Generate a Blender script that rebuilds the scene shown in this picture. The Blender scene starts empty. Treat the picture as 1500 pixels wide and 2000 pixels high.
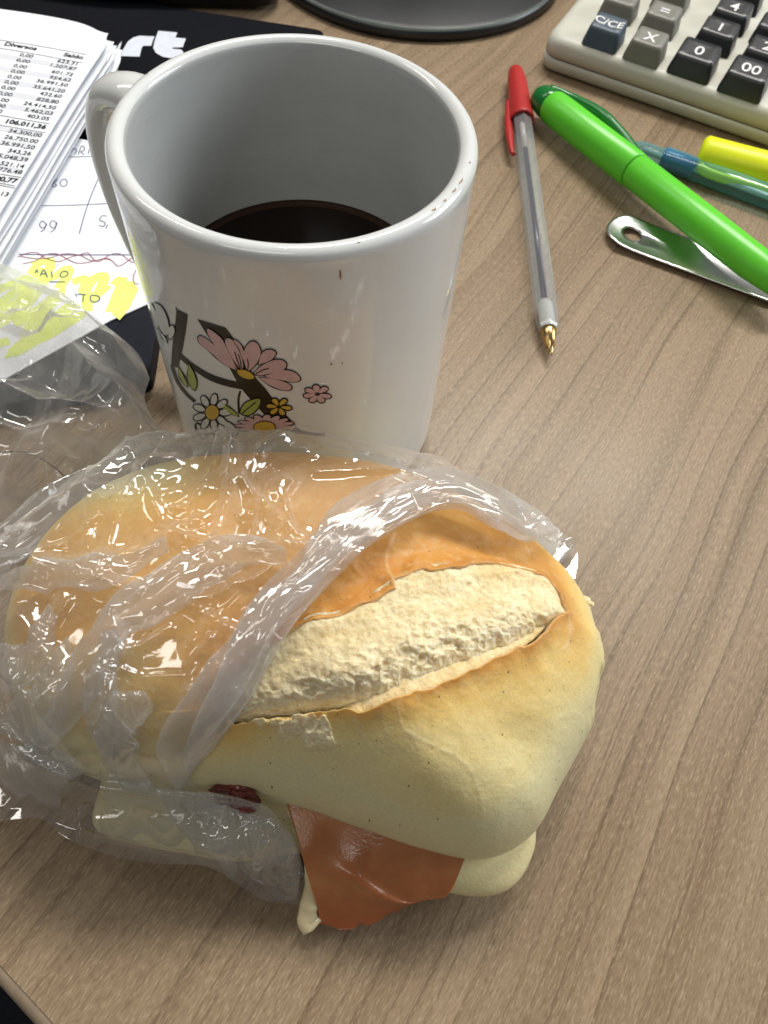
import bpy, math, random
import numpy as np
from mathutils import Vector, Matrix
random.seed(4); RNG = np.random.default_rng(11)
scene = bpy.context.scene
COL = scene.collection

# ------------------------------------------------------------------ camera
PITCH, ROLL, CAMH, FPX = math.radians(58.3), math.radians(5.88), 0.1893, 1503.0   # survey of the desk
_cp, _sp = math.cos(PITCH), math.sin(PITCH)
FW = np.array([0, _cp, -_sp]); _r0 = np.array([1., 0, 0]); _u0 = np.array([0, _sp, _cp])
RT = math.cos(ROLL)*_r0 + math.sin(ROLL)*_u0
UP = -math.sin(ROLL)*_r0 + math.cos(ROLL)*_u0
CAM = np.array([0, 0, CAMH])
cd = bpy.data.cameras.new('camera'); cam = bpy.data.objects.new('camera', cd); COL.objects.link(cam)
cam.matrix_world = Matrix(((RT[0], UP[0], -FW[0], 0), (RT[1], UP[1], -FW[1], 0), (RT[2], UP[2], -FW[2], CAMH), (0, 0, 0, 1)))
cd.sensor_fit = 'HORIZONTAL'; cd.sensor_width = 36; cd.lens = 36*FPX/1500
cd.clip_start = 0.005; cd.clip_end = 50
cd.dof.use_dof = True; cd.dof.focus_distance = 0.172; cd.dof.aperture_fstop = 48
scene.camera = cam

# ------------------------------------------------------------------ light
w = bpy.data.worlds.new('World'); scene.world = w; w.use_nodes = True
w.node_tree.nodes['Background'].inputs[0].default_value = (0.93, 0.97, 1.0, 1)
w.node_tree.nodes['Background'].inputs[1].default_value = 0.12
def area(name, loc, target, sx, sy, energy, color):
    l = bpy.data.lights.new(name, 'AREA'); l.shape = 'RECTANGLE'; l.size = sx; l.size_y = sy; l.energy = energy; l.color = color
    o = bpy.data.objects.new(name, l); COL.objects.link(o); o.location = loc
    o.rotation_euler = (Vector(target)-Vector(loc)).to_track_quat('-Z', 'Y').to_euler()
    return o
area('ceiling_or_fill_lamp', (0.30, 1.22, 1.75), (0.30, 1.22, 0), 1.2, 0.30, 46, (1.0, 0.965, 0.90))
area('ceiling_or_fill_lamp', (-1.35, 1.0, 1.75), (-1.35, 1.0, 0), 1.2, 0.30, 9, (1.0, 0.965, 0.90))
area('ceiling_or_fill_lamp', (-0.55, -0.95, 1.75), (-0.55, -0.95, 0), 1.2, 0.30, 7, (1.0, 0.965, 0.90))  # added fill lamp behind the camera, brightens the front film and bread
area('window_light', (1.9, 0.75, 0.95), (0, 0.15, 0.03), 1.0, 0.9, 27, (0.88, 0.94, 1.0))
scene.view_settings.view_transform = 'Standard'; scene.view_settings.look = 'None'
scene.view_settings.exposure = 0.10; scene.view_settings.gamma = 1.0
scene.cycles.transparent_max_bounces = 24
scene.cycles.max_bounces = 10

# ------------------------------------------------------------------ helpers
def S(u, v, z):
    """desk survey: point of the place at height z seen at photo pixel (u, v)"""
    d = FW + (u-750)/FPX*RT + (1000-v)/FPX*UP
    return CAM + d*(z-CAMH)/d[2]
def ray_hit(u, v, zf, lo=0.0, hi=0.11, n=420):
    d = FW + (u-750)/FPX*RT + (1000-v)/FPX*UP
    zs = np.linspace(hi, lo, n); t = (zs-CAMH)/d[2]
    X = CAM[None]+t[:, None]*d[None]
    g = zf(X[:, 0], X[:, 1]) - zs
    k = np.argmax(g >= 0)
    if g[k] < 0: k = n-1
    elif k > 0:
        f = -g[k-1]/(g[k]-g[k-1]+1e-12); return X[k-1]+(X[k]-X[k-1])*f
    return X[k]

def obj(name, V, F, mat=None, parent=None, smooth=True, attrs=None):
    me = bpy.data.meshes.new(name)
    V = np.asarray(V, float)
    if isinstance(F, np.ndarray): F = F.tolist()
    me.from_pydata(V.tolist(), [], F); me.update()
    if attrs:
        for k, a in attrs.items():
            at = me.attributes.new(k, 'FLOAT', 'POINT'); at.data.foreach_set('value', np.asarray(a, np.float32).ravel())
    if smooth: me.polygons.foreach_set('use_smooth', [True]*len(me.polygons))
    mats = mat if isinstance(mat, (list, tuple)) else [mat]
    for m in mats:
        if m: me.materials.append(m)
    o = bpy.data.objects.new(name, me); COL.objects.link(o)
    if parent is not None: o.parent = parent
    return o
def thing(name, label, cat, loc=(0, 0, 0), group=None):
    o = bpy.data.objects.new(name, None); COL.objects.link(o); o.empty_display_size = .01
    o.location = loc
    o['label'] = label; o['category'] = cat
    if group: o['group'] = group
    return o
def tag(o, label, cat, group=None):
    o['label'] = label; o['category'] = cat
    if group: o['group'] = group
    return o
class Root:
    """a thing whose parts are given in world coordinates"""
    def __init__(s, name, label, cat, loc, group=None):
        s.o = thing(name, label, cat, loc, group); s.l = np.asarray(loc, float)
    def part(s, name, V, F, mat, smooth=True, attrs=None, parent=None):
        return obj(name, np.asarray(V, float)-s.l, F, mat, parent or s.o, smooth, attrs)

def grid_faces(n, m, wrap=False, flip=False):
    i = np.arange(n-1)[:, None]*m; j = np.arange(m if wrap else m-1)[None]
    j2 = (j+1) % m
    F = np.stack([i+j, i+j2, i+m+j2, i+m+j], -1).reshape(-1, 4)
    return F[:, ::-1] if flip else F
def lathe(profile, n=96, c=(0, 0), cap0=True, cap1=True):
    t = np.arange(n)*2*math.pi/n
    V = np.concatenate([np.stack([c[0]+r*np.cos(t), c[1]+r*np.sin(t), 0*t+z], -1) for r, z in profile])
    F = grid_faces(len(profile), n, True).tolist()
    if cap0: F.append(list(range(n))[::-1])
    if cap1: F.append([(len(profile)-1)*n+k for k in range(n)])
    return V, F
def frame(d):
    d = np.asarray(d, float); d = d/np.linalg.norm(d)
    a = np.array([0, 0, 1.]) if abs(d[2]) < .9 else np.array([1., 0, 0])
    s = np.cross(d, a); s /= np.linalg.norm(s); u = np.cross(s, d)
    return d, s, u
def sweep(path, radii, n=16, squash=(1, 1), phase=0, caps=True, side=None):
    P = np.asarray(path, float); T = np.gradient(P, axis=0)
    V = []; t = np.arange(n)*2*math.pi/n+phase
    for p, d, r in zip(P, T, np.broadcast_to(radii, len(P))):
        _, s, u = frame(d)
        if side is not None: s = np.asarray(side, float); u = np.cross(s, d/np.linalg.norm(d))
        V.append(p+r*squash[0]*np.cos(t)[:, None]*s+r*squash[1]*np.sin(t)[:, None]*u)
    F = grid_faces(len(P), n, True).tolist()
    if caps: F += [list(range(n))[::-1], [(len(P)-1)*n+k for k in range(n)]]
    return np.concatenate(V), F
def resample(P, n):
    P = np.asarray(P, float); d = np.r_[0, np.cumsum(np.linalg.norm(np.diff(P, axis=0), axis=1))]
    x = np.linspace(0, d[-1], n)
    return np.stack([np.interp(x, d, P[:, k]) for k in range(P.shape[1])], -1)
def smooth_curve(P, n, it=None):
    """Catmull-Rom through P, resampled evenly"""
    P = np.asarray(P, float); Q = np.vstack([2*P[0]-P[1], P, 2*P[-1]-P[-2]]); out = []
    for i in range(1, len(Q)-2):
        f = np.linspace(0, 1, 24, endpoint=False)[:, None]
        a, b, c, d = Q[i-1], Q[i], Q[i+1], Q[i+2]
        out.append(.5*(2*b+(c-a)*f+(2*a-5*b+4*c-d)*f*f+(3*b-a-3*c+d)*f**3))
    out = np.vstack(out+[P[-1:]])
    return resample(out, n)
def coons(c0, c1, d0, d1):
    """c0,c1: curves along s at t=0,1 (n pts); d0,d1: along t at s=0,1 (m pts) -> (m,n,k)"""
    n, m = len(c0), len(d0); s = np.linspace(0, 1, n)[None, :, None]; t = np.linspace(0, 1, m)[:, None, None]
    A = (1-t)*c0[None]+t*c1[None]; B = (1-s)*d0[:, None]+s*d1[:, None]
    Cc = (1-s)*(1-t)*c0[0]+s*(1-t)*c0[-1]+(1-s)*t*c1[0]+s*t*c1[-1]
    return A+B-Cc
def sstep(a, b, x):
    t = np.clip((x-a)/(b-a), 0, 1); return t*t*(3-2*t)
def _h(i, j, k, seed):
    n = (i*374761393+j*668265263+k*2147483647+seed*974634777) & 0xffffffff
    n = ((n ^ (n >> 13))*1274126177) & 0xffffffff
    n = ((n ^ (n >> 16))*2246822519) & 0xffffffff
    return ((n ^ (n >> 15)) & 0xffffff)/float(0x7fffff)-1
def noise(x, y, z=0., seed=0):
    x, y, z = np.broadcast_arrays(np.asarray(x, float), np.asarray(y, float), np.asarray(z, float))
    i, j, k = [np.floor(a).astype(np.int64) for a in (x, y, z)]
    u, v, w_ = x-i, y-j, z-k
    u, v, w_ = [a*a*a*(a*(a*6-15)+10) for a in (u, v, w_)]
    r = 0
    for a in (0, 1):
        for b in (0, 1):
            for c in (0, 1):
                r = r+_h(i+a, j+b, k+c, seed)*(u if a else 1-u)*(v if b else 1-v)*(w_ if c else 1-w_)
    return r
def fbm(x, y, z=0., seed=0, o=4):
    r = 0; a = 1; s = 1
    for q in range(o): r = r+a*noise(x*s, y*s, np.asarray(z)*s, seed+q*17); a *= .5; s *= 2.03
    return r/1.9
def seg_dist(x, y, poly, closed=True):
    P = np.asarray(poly)[:, :2]; Q = np.roll(P, -1, 0) if closed else P[1:]
    P = P if closed else P[:-1]
    d = np.full(np.shape(x), 1e9); ins = np.zeros(np.shape(x), bool)
    for (ax, ay), (bx, by) in zip(P, Q):
        ex, ey = bx-ax, by-ay; L = ex*ex+ey*ey+1e-18
        t = np.clip(((x-ax)*ex+(y-ay)*ey)/L, 0, 1)
        d = np.minimum(d, (x-ax-t*ex)**2+(y-ay-t*ey)**2)
        if closed and abs(ey) > 1e-12:
            c = ((ay > y) != (by > y)) & (x < ex*(y-ay)/ey+ax); ins ^= c
    d = np.sqrt(d)
    return np.where(ins, -d, d) if closed else d

# ------------------------------------------------------------------ materials
class NM:
    def __init__(s, name):
        s.m = bpy.data.materials.new(name); s.m.use_nodes = True; s.t = s.m.node_tree; s.n = s.t.nodes; s.l = s.t.links
        s.b = s.n['Principled BSDF']; s.out = s.n['Material Output']
    def add(s, typ, **kw):
        n = s.n.new(typ)
        for k, v in kw.items():
            if k.startswith('i_'): n.inputs[k[2:].replace('_', ' ')].default_value = v
            else: setattr(n, k, v)
        return n
    def link(s, a, b): s.l.new(a, b)
    def ramp(s, fac, stops, interp='LINEAR'):
        r = s.add('ShaderNodeValToRGB'); e = r.color_ramp; e.interpolation = interp
        while len(e.elements) < len(stops): e.elements.new(.5)
        for q, (p, c) in zip(e.elements, stops): q.position = p; q.color = (*c, 1) if len(c) == 3 else c
        s.link(fac, r.inputs[0]); return r.outputs[0]
    def mix(s, f, a, b, mode='MIX'):
        n = s.add('ShaderNodeMix', data_type='RGBA', blend_type=mode)
        for v, i in ((f, 0), (a, 6), (b, 7)):
            if isinstance(v, bpy.types.NodeSocket): s.link(v, n.inputs[i])
            else: n.inputs[i].default_value = v if i == 0 else (*v, 1)
        return n.outputs[2]
    def math(s, op, a, b=0., c=None):
        n = s.add('ShaderNodeMath', operation=op)
        for v, i in ((a, 0), (b, 1), (c, 2)):
            if v is None: continue
            if isinstance(v, bpy.types.NodeSocket): s.link(v, n.inputs[i])
            else: n.inputs[i].default_value = v
        return n.outputs[0]
    def coord(s, scale=(1, 1, 1), rot=(0, 0, 0), which='Object'):
        t = s.add('ShaderNodeTexCoord'); mp = s.add('ShaderNodeMapping'); mp.inputs['Scale'].default_value = scale; mp.inputs['Rotation'].default_value = rot
        s.link(t.outputs[which], mp.inputs[0]); return mp.outputs[0]
    def noise(s, vec, scale, detail=4, rough=.55, dist=0):
        n = s.add('ShaderNodeTexNoise'); n.inputs['Scale'].default_value = scale; n.inputs['Detail'].default_value = detail
        n.inputs['Roughness'].default_value = rough; n.inputs['Distortion'].default_value = dist
        s.link(vec, n.inputs['Vector']); return n.outputs['Fac']
    def bump(s, h, strength, dist):
        b = s.add('ShaderNodeBump'); b.inputs['Strength'].default_value = strength; b.inputs['Distance'].default_value = dist
        s.link(h, b.inputs['Height']); s.link(b.outputs[0], s.b.inputs['Normal']); return b
    def set(s, **kw):
        for k, v in kw.items():
            i = s.b.inputs[k.replace('_', ' ')]
            if isinstance(v, bpy.types.NodeSocket): s.link(v, i)
            else: i.default_value = (*v, 1) if isinstance(v, tuple) and len(v) == 3 and i.type == 'RGBA' else v
        return s
    def attr(s, name):
        a = s.add('ShaderNodeAttribute'); a.attribute_name = name; return a.outputs['Fac']
def plain(name, col, rough=.5, spec=.5, metal=0., var=.06, scale=300, bump=0., coat=0., sss=0., sssr=.002):
    m = NM(name); v = m.coord(); n = m.noise(v, scale, 3)
    a = tuple(max(0, c*(1-var)) for c in col); b = tuple(min(1, c*(1+var)) for c in col)
    m.set(Base_Color=m.ramp(n, [(.3, a), (.7, b)]), Roughness=rough, Metallic=metal)
    m.b.inputs['Specular IOR Level'].default_value = spec; m.b.inputs['Coat Weight'].default_value = coat
    if bump: m.bump(n, bump, .0004)
    if sss: m.b.inputs['Subsurface Weight'].default_value = sss; m.b.inputs['Subsurface Radius'].default_value = (1, .5, .25); m.b.inputs['Subsurface Scale'].default_value = sssr
    return m.m

def wood_material():
    m = NM('desk_laminate')
    g = math.radians(63.3)
    tc = m.add('ShaderNodeTexCoord')
    r = m.add('ShaderNodeVectorRotate', rotation_type='Z_AXIS'); r.inputs['Angle'].default_value = -g; m.link(tc.outputs['Object'], r.inputs['Vector'])
    def st(sx, sy, off=0):
        mp = m.add('ShaderNodeMapping'); mp.inputs['Scale'].default_value = (sx, sy, 1); mp.inputs['Location'].default_value = (off, off*.7, 0); m.link(r.outputs[0], mp.inputs[0]); return mp.outputs[0]
    # slow wander of the grain
    wv = m.noise(st(5, 9), 1, 2, .5)
    wadd = m.add('ShaderNodeCombineXYZ'); m.link(m.math('MULTIPLY', wv, .022), wadd.inputs[1])
    va = m.add('ShaderNodeVectorMath', operation='ADD'); m.link(r.outputs[0], va.inputs[0]); m.link(wadd.outputs[0], va.inputs[1])
    def stw(sx, sy, off=0):
        mp = m.add('ShaderNodeMapping'); mp.inputs['Scale'].default_value = (sx, sy, 1); mp.inputs['Location'].default_value = (off, off*.7, 0); m.link(va.outputs[0], mp.inputs[0]); return mp.outputs[0]
    broad = m.noise(stw(2.2, 60), 1, 3, .5)
    mid = m.noise(stw(5, 260, 3), 1, 4, .6)
    lines = m.noise(stw(6, 650, 7), 1, 3, .5)
    fleck = m.noise(st(420, 2100, 1), 1, 3, .65)
    fine = m.noise(st(700, 1500, 5), 1, 2, .6)
    c = m.ramp(broad, [(.25, (.178, .121, .070)), (.5, (.240, .169, .103)), (.75, (.300, .217, .138))])
    c = m.mix(m.math('MULTIPLY', m.ramp(mid, [(.35, (0, 0, 0)), (.7, (1, 1, 1))]), .35), c, (.40, .295, .185))
    ring = m.add('ShaderNodeTexWave', wave_type='BANDS', bands_direction='Y', wave_profile='SAW'); ring.inputs['Scale'].default_value = 40; ring.inputs['Distortion'].default_value = 1.2
    ring.inputs['Detail'].default_value = 1.5; ring.inputs['Detail Scale'].default_value = .6
    mpv = stw(.35, 1, 2); m.link(mpv, ring.inputs['Vector'])
    dk = m.ramp(ring.outputs['Fac'], [(.0, (0, 0, 0)), (.55, (.10, .10, .10)), (.86, (.30, .30, .30)), (.97, (1, 1, 1)), (1.0, (0, 0, 0))])
    sel = m.ramp(m.noise(stw(3, 45, 11), 1, 2), [(.38, (0, 0, 0)), (.62, (1, 1, 1))])
    c = m.mix(m.math('MULTIPLY', m.math('MULTIPLY', dk, sel), .75), c, (.105, .066, .036))
    c = m.mix(m.math('MULTIPLY', m.ramp(lines, [(.28, (1, 1, 1)), (.43, (0, 0, 0))]), .65), c, (.105, .064, .034))
    c = m.mix(m.math('MULTIPLY', m.ramp(fleck, [(.52, (0, 0, 0)), (.75, (1, 1, 1))]), .55), c, (.52, .405, .27))
    c = m.mix(m.math('MULTIPLY', m.ramp(fleck, [(.25, (1, 1, 1)), (.46, (0, 0, 0))]), .6), c, (.100, .064, .036))
    m.set(Base_Color=c, Roughness=m.math('ADD', m.math('ADD', m.math('MULTIPLY', fine, .18), .15), m.math('MULTIPLY', m.noise(st(9, 14, 4), 1, 4, .6), .30)))
    m.b.inputs['Specular IOR Level'].default_value = .27
    hh = m.math('ADD', m.math('MULTIPLY', fleck, .7), m.math('MULTIPLY', fine, .5))
    m.bump(hh, .30, .00025)
    return m.m

def film_material(name, milk=.10, edge=.25, rough=.10, gain=1.0, wr=.5):
    m = NM(name); m.n.remove(m.b)
    tr = m.add('ShaderNodeBsdfTransparent'); tr.inputs[0].default_value = (.985, .985, .985, 1)
    df = m.add('ShaderNodeBsdfDiffuse'); df.inputs[0].default_value = (.94, .94, .935, 1)
    tl = m.add('ShaderNodeBsdfTranslucent'); tl.inputs[0].default_value = (.95, .95, .945, 1)
    gl = m.add('ShaderNodeBsdfGlossy'); gl.inputs['Roughness'].default_value = rough
    v = m.coord()
    n1 = m.noise(v, 900, 3, .6, .8); n2 = m.noise(v, 260, 2, .5, 1.2)
    h = m.math('ADD', m.math('MULTIPLY', n1, .35), n2)
    bp = m.add('ShaderNodeBump'); bp.inputs['Strength'].default_value = wr; bp.inputs['Distance'].default_value = .0006; m.link(h, bp.inputs['Height'])
    for q in (gl, df): m.link(bp.outputs[0], q.inputs['Normal'])
    sc = m.add('ShaderNodeMixShader'); sc.inputs[0].default_value = .66; m.link(df.outputs[0], sc.inputs[1]); m.link(tl.outputs[0], sc.inputs[2])
    lw = m.add('ShaderNodeLayerWeight'); lw.inputs['Blend'].default_value = .35
    cl = m.ramp(m.noise(v, 70, 3), [(.35, (.6, .6, .6)), (.7, (1.3, 1.3, 1.3))])
    fac = m.math('MULTIPLY', m.math('ADD', milk, m.math('MULTIPLY', lw.outputs['Facing'], edge)), cl)
    a = m.add('ShaderNodeMixShader'); m.link(fac, a.inputs[0]); m.link(tr.outputs[0], a.inputs[1]); m.link(sc.outputs[0], a.inputs[2])
    fr = m.add('ShaderNodeLayerWeight'); fr.inputs['Blend'].default_value = .5; m.link(bp.outputs[0], fr.inputs['Normal'])
    f2 = m.math('ADD', .075*gain, m.math('MULTIPLY', m.math('POWER', fr.outputs['Facing'], 4.5), .30))
    b = m.add('ShaderNodeMixShader'); m.link(f2, b.inputs[0]); m.link(a.outputs[0], b.inputs[1]); m.link(gl.outputs[0], b.inputs[2])
    m.link(b.outputs[0], m.out.inputs[0])
    return m.m
def clear_material(name, tint, density=.12, col=(.8, .8, .8)):
    """thin clear plastic: see-through, a little body colour, sharp reflections"""
    m = NM(name); m.n.remove(m.b)
    tr = m.add('ShaderNodeBsdfTransparent'); tr.inputs[0].default_value = (*tint, 1)
    df = m.add('ShaderNodeBsdfDiffuse'); df.inputs[0].default_value = (*col, 1)
    gl = m.add('ShaderNodeBsdfGlossy'); gl.inputs['Roughness'].default_value = .06
    lw = m.add('ShaderNodeLayerWeight'); lw.inputs['Blend'].default_value = .4
    a = m.add('ShaderNodeMixShader'); m.link(m.math('ADD', density, m.math('MULTIPLY', lw.outputs['Facing'], density*2.2)), a.inputs[0]); m.link(tr.outputs[0], a.inputs[1]); m.link(df.outputs[0], a.inputs[2])
    fr = m.add('ShaderNodeLayerWeight'); fr.inputs['Blend'].default_value = .5
    b = m.add('ShaderNodeMixShader'); m.link(m.math('ADD', .05, m.math('MULTIPLY', m.math('POWER', fr.outputs['Facing'], 4.5), .6)), b.inputs[0]); m.link(a.outputs[0], b.inputs[1]); m.link(gl.outputs[0], b.inputs[2])
    m.link(b.outputs[0], m.out.inputs[0]); return m.m

def crust_material():
    m = NM('bread_crust'); v = m.coord()
    n = m.noise(v, 130, 4, .6); n2 = m.noise(v, 1400, 3, .6)
    bk = m.attr('bake')
    f = m.math('ADD', bk, m.math('MULTIPLY', m.math('SUBTRACT', n, .5), .22))
    c = m.ramp(f, [(0, (.74, .68, .40)), (.28, (.78, .66, .32)), (.52, (.78, .55, .185)), (.78, (.70, .38, .095)), (1, (.54, .23, .045))])
    c = m.mix(m.math('MULTIPLY', m.ramp(n2, [(.35, (1, 1, 1)), (.6, (0, 0, 0))]), .16), c, (.42, .27, .10))
    vo = m.add('ShaderNodeTexVoronoi'); vo.voronoi_dimensions = '2D'; vo.inputs['Scale'].default_value = 300; m.link(v, vo.inputs['Vector'])
    rnd = m.add('ShaderNodeSeparateColor'); m.link(vo.outputs['Color'], rnd.inputs[0])
    spk = m.math('MULTIPLY', m.math('LESS_THAN', vo.outputs['Distance'], m.math('MULTIPLY', rnd.outputs[1], .055)), m.math('GREATER_THAN', rnd.outputs[0], .55))
    c = m.mix(m.math('MULTIPLY', spk, .8), c, (.09, .05, .02))
    fl2 = m.noise(v, 420, 4, .7); c = m.mix(m.math('MULTIPLY', m.ramp(fl2, [(.50, (0, 0, 0)), (.72, (1, 1, 1))]), .22), c, (.86, .74, .46))
    c = m.mix(m.attr('raw'), c, m.ramp(n2, [(.35, (.66, .52, .28)), (.6, (.86, .76, .51))]))
    m.set(Base_Color=c, Roughness=.46)
    m.b.inputs['Specular IOR Level'].default_value = .32
    m.b.inputs['Subsurface Weight'].default_value = .22; m.b.inputs['Subsurface Radius'].default_value = (1, .55, .22); m.b.inputs['Subsurface Scale'].default_value = .003
    m.bump(m.math('ADD', m.math('MULTIPLY', fl2, 1.2), m.math('ADD', n2, m.math('MULTIPLY', n, 1.5))), .24, .0004)
    return m.m
def crumb_material():
    m = NM('bread_crumb'); v = m.coord()
    n = m.noise(v, 160, 4, .6); n2 = m.noise(v, 900, 4, .65, .6)
    vo = m.add('ShaderNodeTexVoronoi'); vo.feature = 'DISTANCE_TO_EDGE'; vo.inputs['Scale'].default_value = 620; m.link(v, vo.inputs['Vector'])
    cell = m.ramp(vo.outputs['Distance'], [(.0, (1, 1, 1)), (.35, (0, 0, 0))])
    pore = m.attr('pore')
    c = m.ramp(n, [(.3, (.74, .60, .33)), (.7, (.87, .78, .53))])
    c = m.mix(m.attr('toast'), c, (.74, .50, .20))
    c = m.mix(m.math('MULTIPLY', cell, m.math('MULTIPLY', pore, .35)), c, (.93, .88, .72))
    c = m.mix(m.math('MULTIPLY', m.ramp(n2, [(.36, (1, 1, 1)), (.54, (0, 0, 0))]), .5), c, (.55, .39, .17))
    m.set(Base_Color=c, Roughness=.85); m.b.inputs['Specular IOR Level'].default_value = .2
    m.b.inputs['Subsurface Weight'].default_value = .5; m.b.inputs['Subsurface Radius'].default_value = (1, .7, .4); m.b.inputs['Subsurface Scale'].default_value = .002
    h = m.math('ADD', n2, m.math('MULTIPLY', m.math('MULTIPLY', cell, pore), 1.1))
    m.bump(h, .5, .0006)
    return m.m
def ham_material():
    m = NM('smoked_ham'); v = m.coord()
    n = m.noise(v, 90, 3, .5, .6); n2 = m.noise(v, 1500, 2, .5)
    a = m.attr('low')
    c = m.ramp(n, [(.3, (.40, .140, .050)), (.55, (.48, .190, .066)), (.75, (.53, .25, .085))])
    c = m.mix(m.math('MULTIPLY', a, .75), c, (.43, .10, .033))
    m.set(Base_Color=c, Roughness=m.ramp(n, [(.35, (.17, .17, .17)), (.7, (.34, .34, .34))]))
    m.b.inputs['Subsurface Weight'].default_value = .5; m.b.inputs['Subsurface Radius'].default_value = (1, .35, .15); m.b.inputs['Subsurface Scale'].default_value = .003
    m.bump(m.math('ADD', n2, m.math('MULTIPLY', n, 2)), .14, .0004)
    return m.m

M = {}
M['wood'] = wood_material()
M['band'] = plain('edge_band', (.30, .225, .155), .45, var=.1)
M['dark_floor'] = plain('dark_carpet', (.012, .013, .018), .95, .2, var=.4, scale=400)
M['glaze'] = plain('white_glaze', (.71, .72, .705), .10, .5, var=.02, scale=60, coat=.3)
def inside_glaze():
    m = NM('shaded_crazed_glaze_inside'); v = m.coord((1, 1, 2.2)); n = m.noise(v, 45, 4, .6)
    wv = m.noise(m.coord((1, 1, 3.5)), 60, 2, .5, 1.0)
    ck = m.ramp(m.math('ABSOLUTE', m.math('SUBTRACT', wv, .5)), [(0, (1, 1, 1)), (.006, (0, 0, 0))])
    c = m.ramp(n, [(.3, (.46, .47, .455)), (.7, (.51, .515, .50))])  # darker than the outer glaze: shade inside the mug put into the colour
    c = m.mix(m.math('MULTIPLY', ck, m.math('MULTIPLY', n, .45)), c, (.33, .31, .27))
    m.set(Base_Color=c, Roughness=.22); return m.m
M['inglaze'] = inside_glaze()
M['coffee'] = plain('black_coffee', (.008, .003, .0015), .05, .3, var=.2)
M['film'] = film_material('thin_plastic_film', .105, .30, .055, 1.7, .06)
M['film_hem'] = film_material('folded_plastic_film', .21, .20, .07, 1.7, .06)
M['film_tail'] = film_material('loose_plastic_film', .30, .36, .07, 1.5, .06)
M['crust'] = crust_material(); M['crumb'] = crumb_material(); M['ham'] = ham_material()
M['fat'] = plain('ham_fat', (.74, .62, .38), .35, .5, var=.12, scale=200, bump=.5, sss=.4, sssr=.003)
M['salami'] = plain('cured_meat', (.16, .030, .026), .28, .5, var=.5, scale=250, bump=.4, sss=.2)
M['paper'] = plain('white_paper', (.80, .815, .85), .85, .2, var=.015, scale=200)
M['print'] = plain('toner', (.02, .02, .025), .7, .2)
M['stripe'] = plain('printed_grey_row', (.64, .65, .70), .85, .2, var=.03)
M['ink'] = plain('blue_black_ink', (.05, .055, .17), .6, .3)
M['redink'] = plain('red_ink', (.30, .05, .085), .6, .3)
M['marker_y'] = plain('yellow_marker_ink', (.74, .82, .22), .8, .2, var=.08, scale=120)
M['black_fabric'] = plain('black_pad_fabric', (.006, .0064, .009), .9, .08, var=.3, scale=1500, bump=.4)
M['black_plastic'] = plain('black_plastic', (.012, .013, .015), .35, .5, var=.1)
M['navy'] = plain('dark_cover', (.006, .008, .015), .6, .15, var=.15)
M['logo'] = plain('white_print', (.62, .65, .72), .7, .2)
M['beige'] = plain('calculator_shell', (.56, .55, .475), .42, .4, var=.03, scale=2500, bump=.08)
M['seam'] = plain('shell_seam', (.16, .15, .12), .7, .2)
M['key_black'] = plain('black_key', (.020, .021, .023), .36, .5, var=.1)
M['key_grey'] = plain('grey_key', (.185, .178, .15), .42, .4, var=.04)
M['key_blue'] = plain('slate_key', (.060, .085, .115), .42, .4, var=.05)
M['legend'] = plain('white_legend', (.78, .78, .76), .5, .3)
M['red'] = plain('red_cap', (.42, .022, .020), .38, .45, var=.04)
M['clear'] = clear_material('clear_barrel', (.92, .93, .94), .10, (.72, .73, .74))
M['inktube'] = plain('ink_tube', (.016, .018, .05), .25, .5)
M['emptytube'] = plain('empty_tube', (.50, .45, .44), .3, .5)
M['plug'] = plain('white_plug', (.50, .50, .46), .25, .5)
M['brass'] = plain('brass_tip', (.62, .42, .18), .24, .5, metal=1, var=.05)
M['ball'] = plain('nickel_point', (.75, .62, .52), .2, .5, metal=1)
M['lime'] = plain('lime_plastic', (.115, .60, .030), .33, .45, var=.02)
M['dkgreen'] = plain('green_plastic', (.008, .155, .028), .18, .5, var=.03)
M['groove'] = plain('groove_shadow_green', (.05, .33, .02), .5, .3)
M['yellow'] = plain('fluorescent_yellow_plastic', (.80, .86, .010), .40, .4, var=.02)
M['teal'] = clear_material('teal_clear_plastic', (.72, .94, .97), .12, (.22, .60, .70))
M['bluegrip'] = plain('blue_part', (.022, .085, .26), .3, .5)
M['steel'] = plain('polished_steel', (.66, .66, .65), .27, .5, metal=1, var=.06, scale=150)
M['d_dark'] = plain('dark_brown_print', (.012, .008, .006), .35, .5)
M['d_pink'] = plain('pink_print', (.60, .40, .41), .22, .5, var=.08)
M['d_yellow'] = plain('yellow_print', (.60, .40, .06), .22, .5, var=.08)
M['d_green'] = plain('green_print', (.36, .42, .10), .22, .5, var=.1)
M['d_white'] = plain('white_print_fill', (.68, .69, .66), .18, .5, var=.02)
M['hair'] = plain('hair', (.03, .02, .018), .5, .3)
M['stain'] = plain('coffee_stain', (.30, .17, .085), .5, .3)

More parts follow.
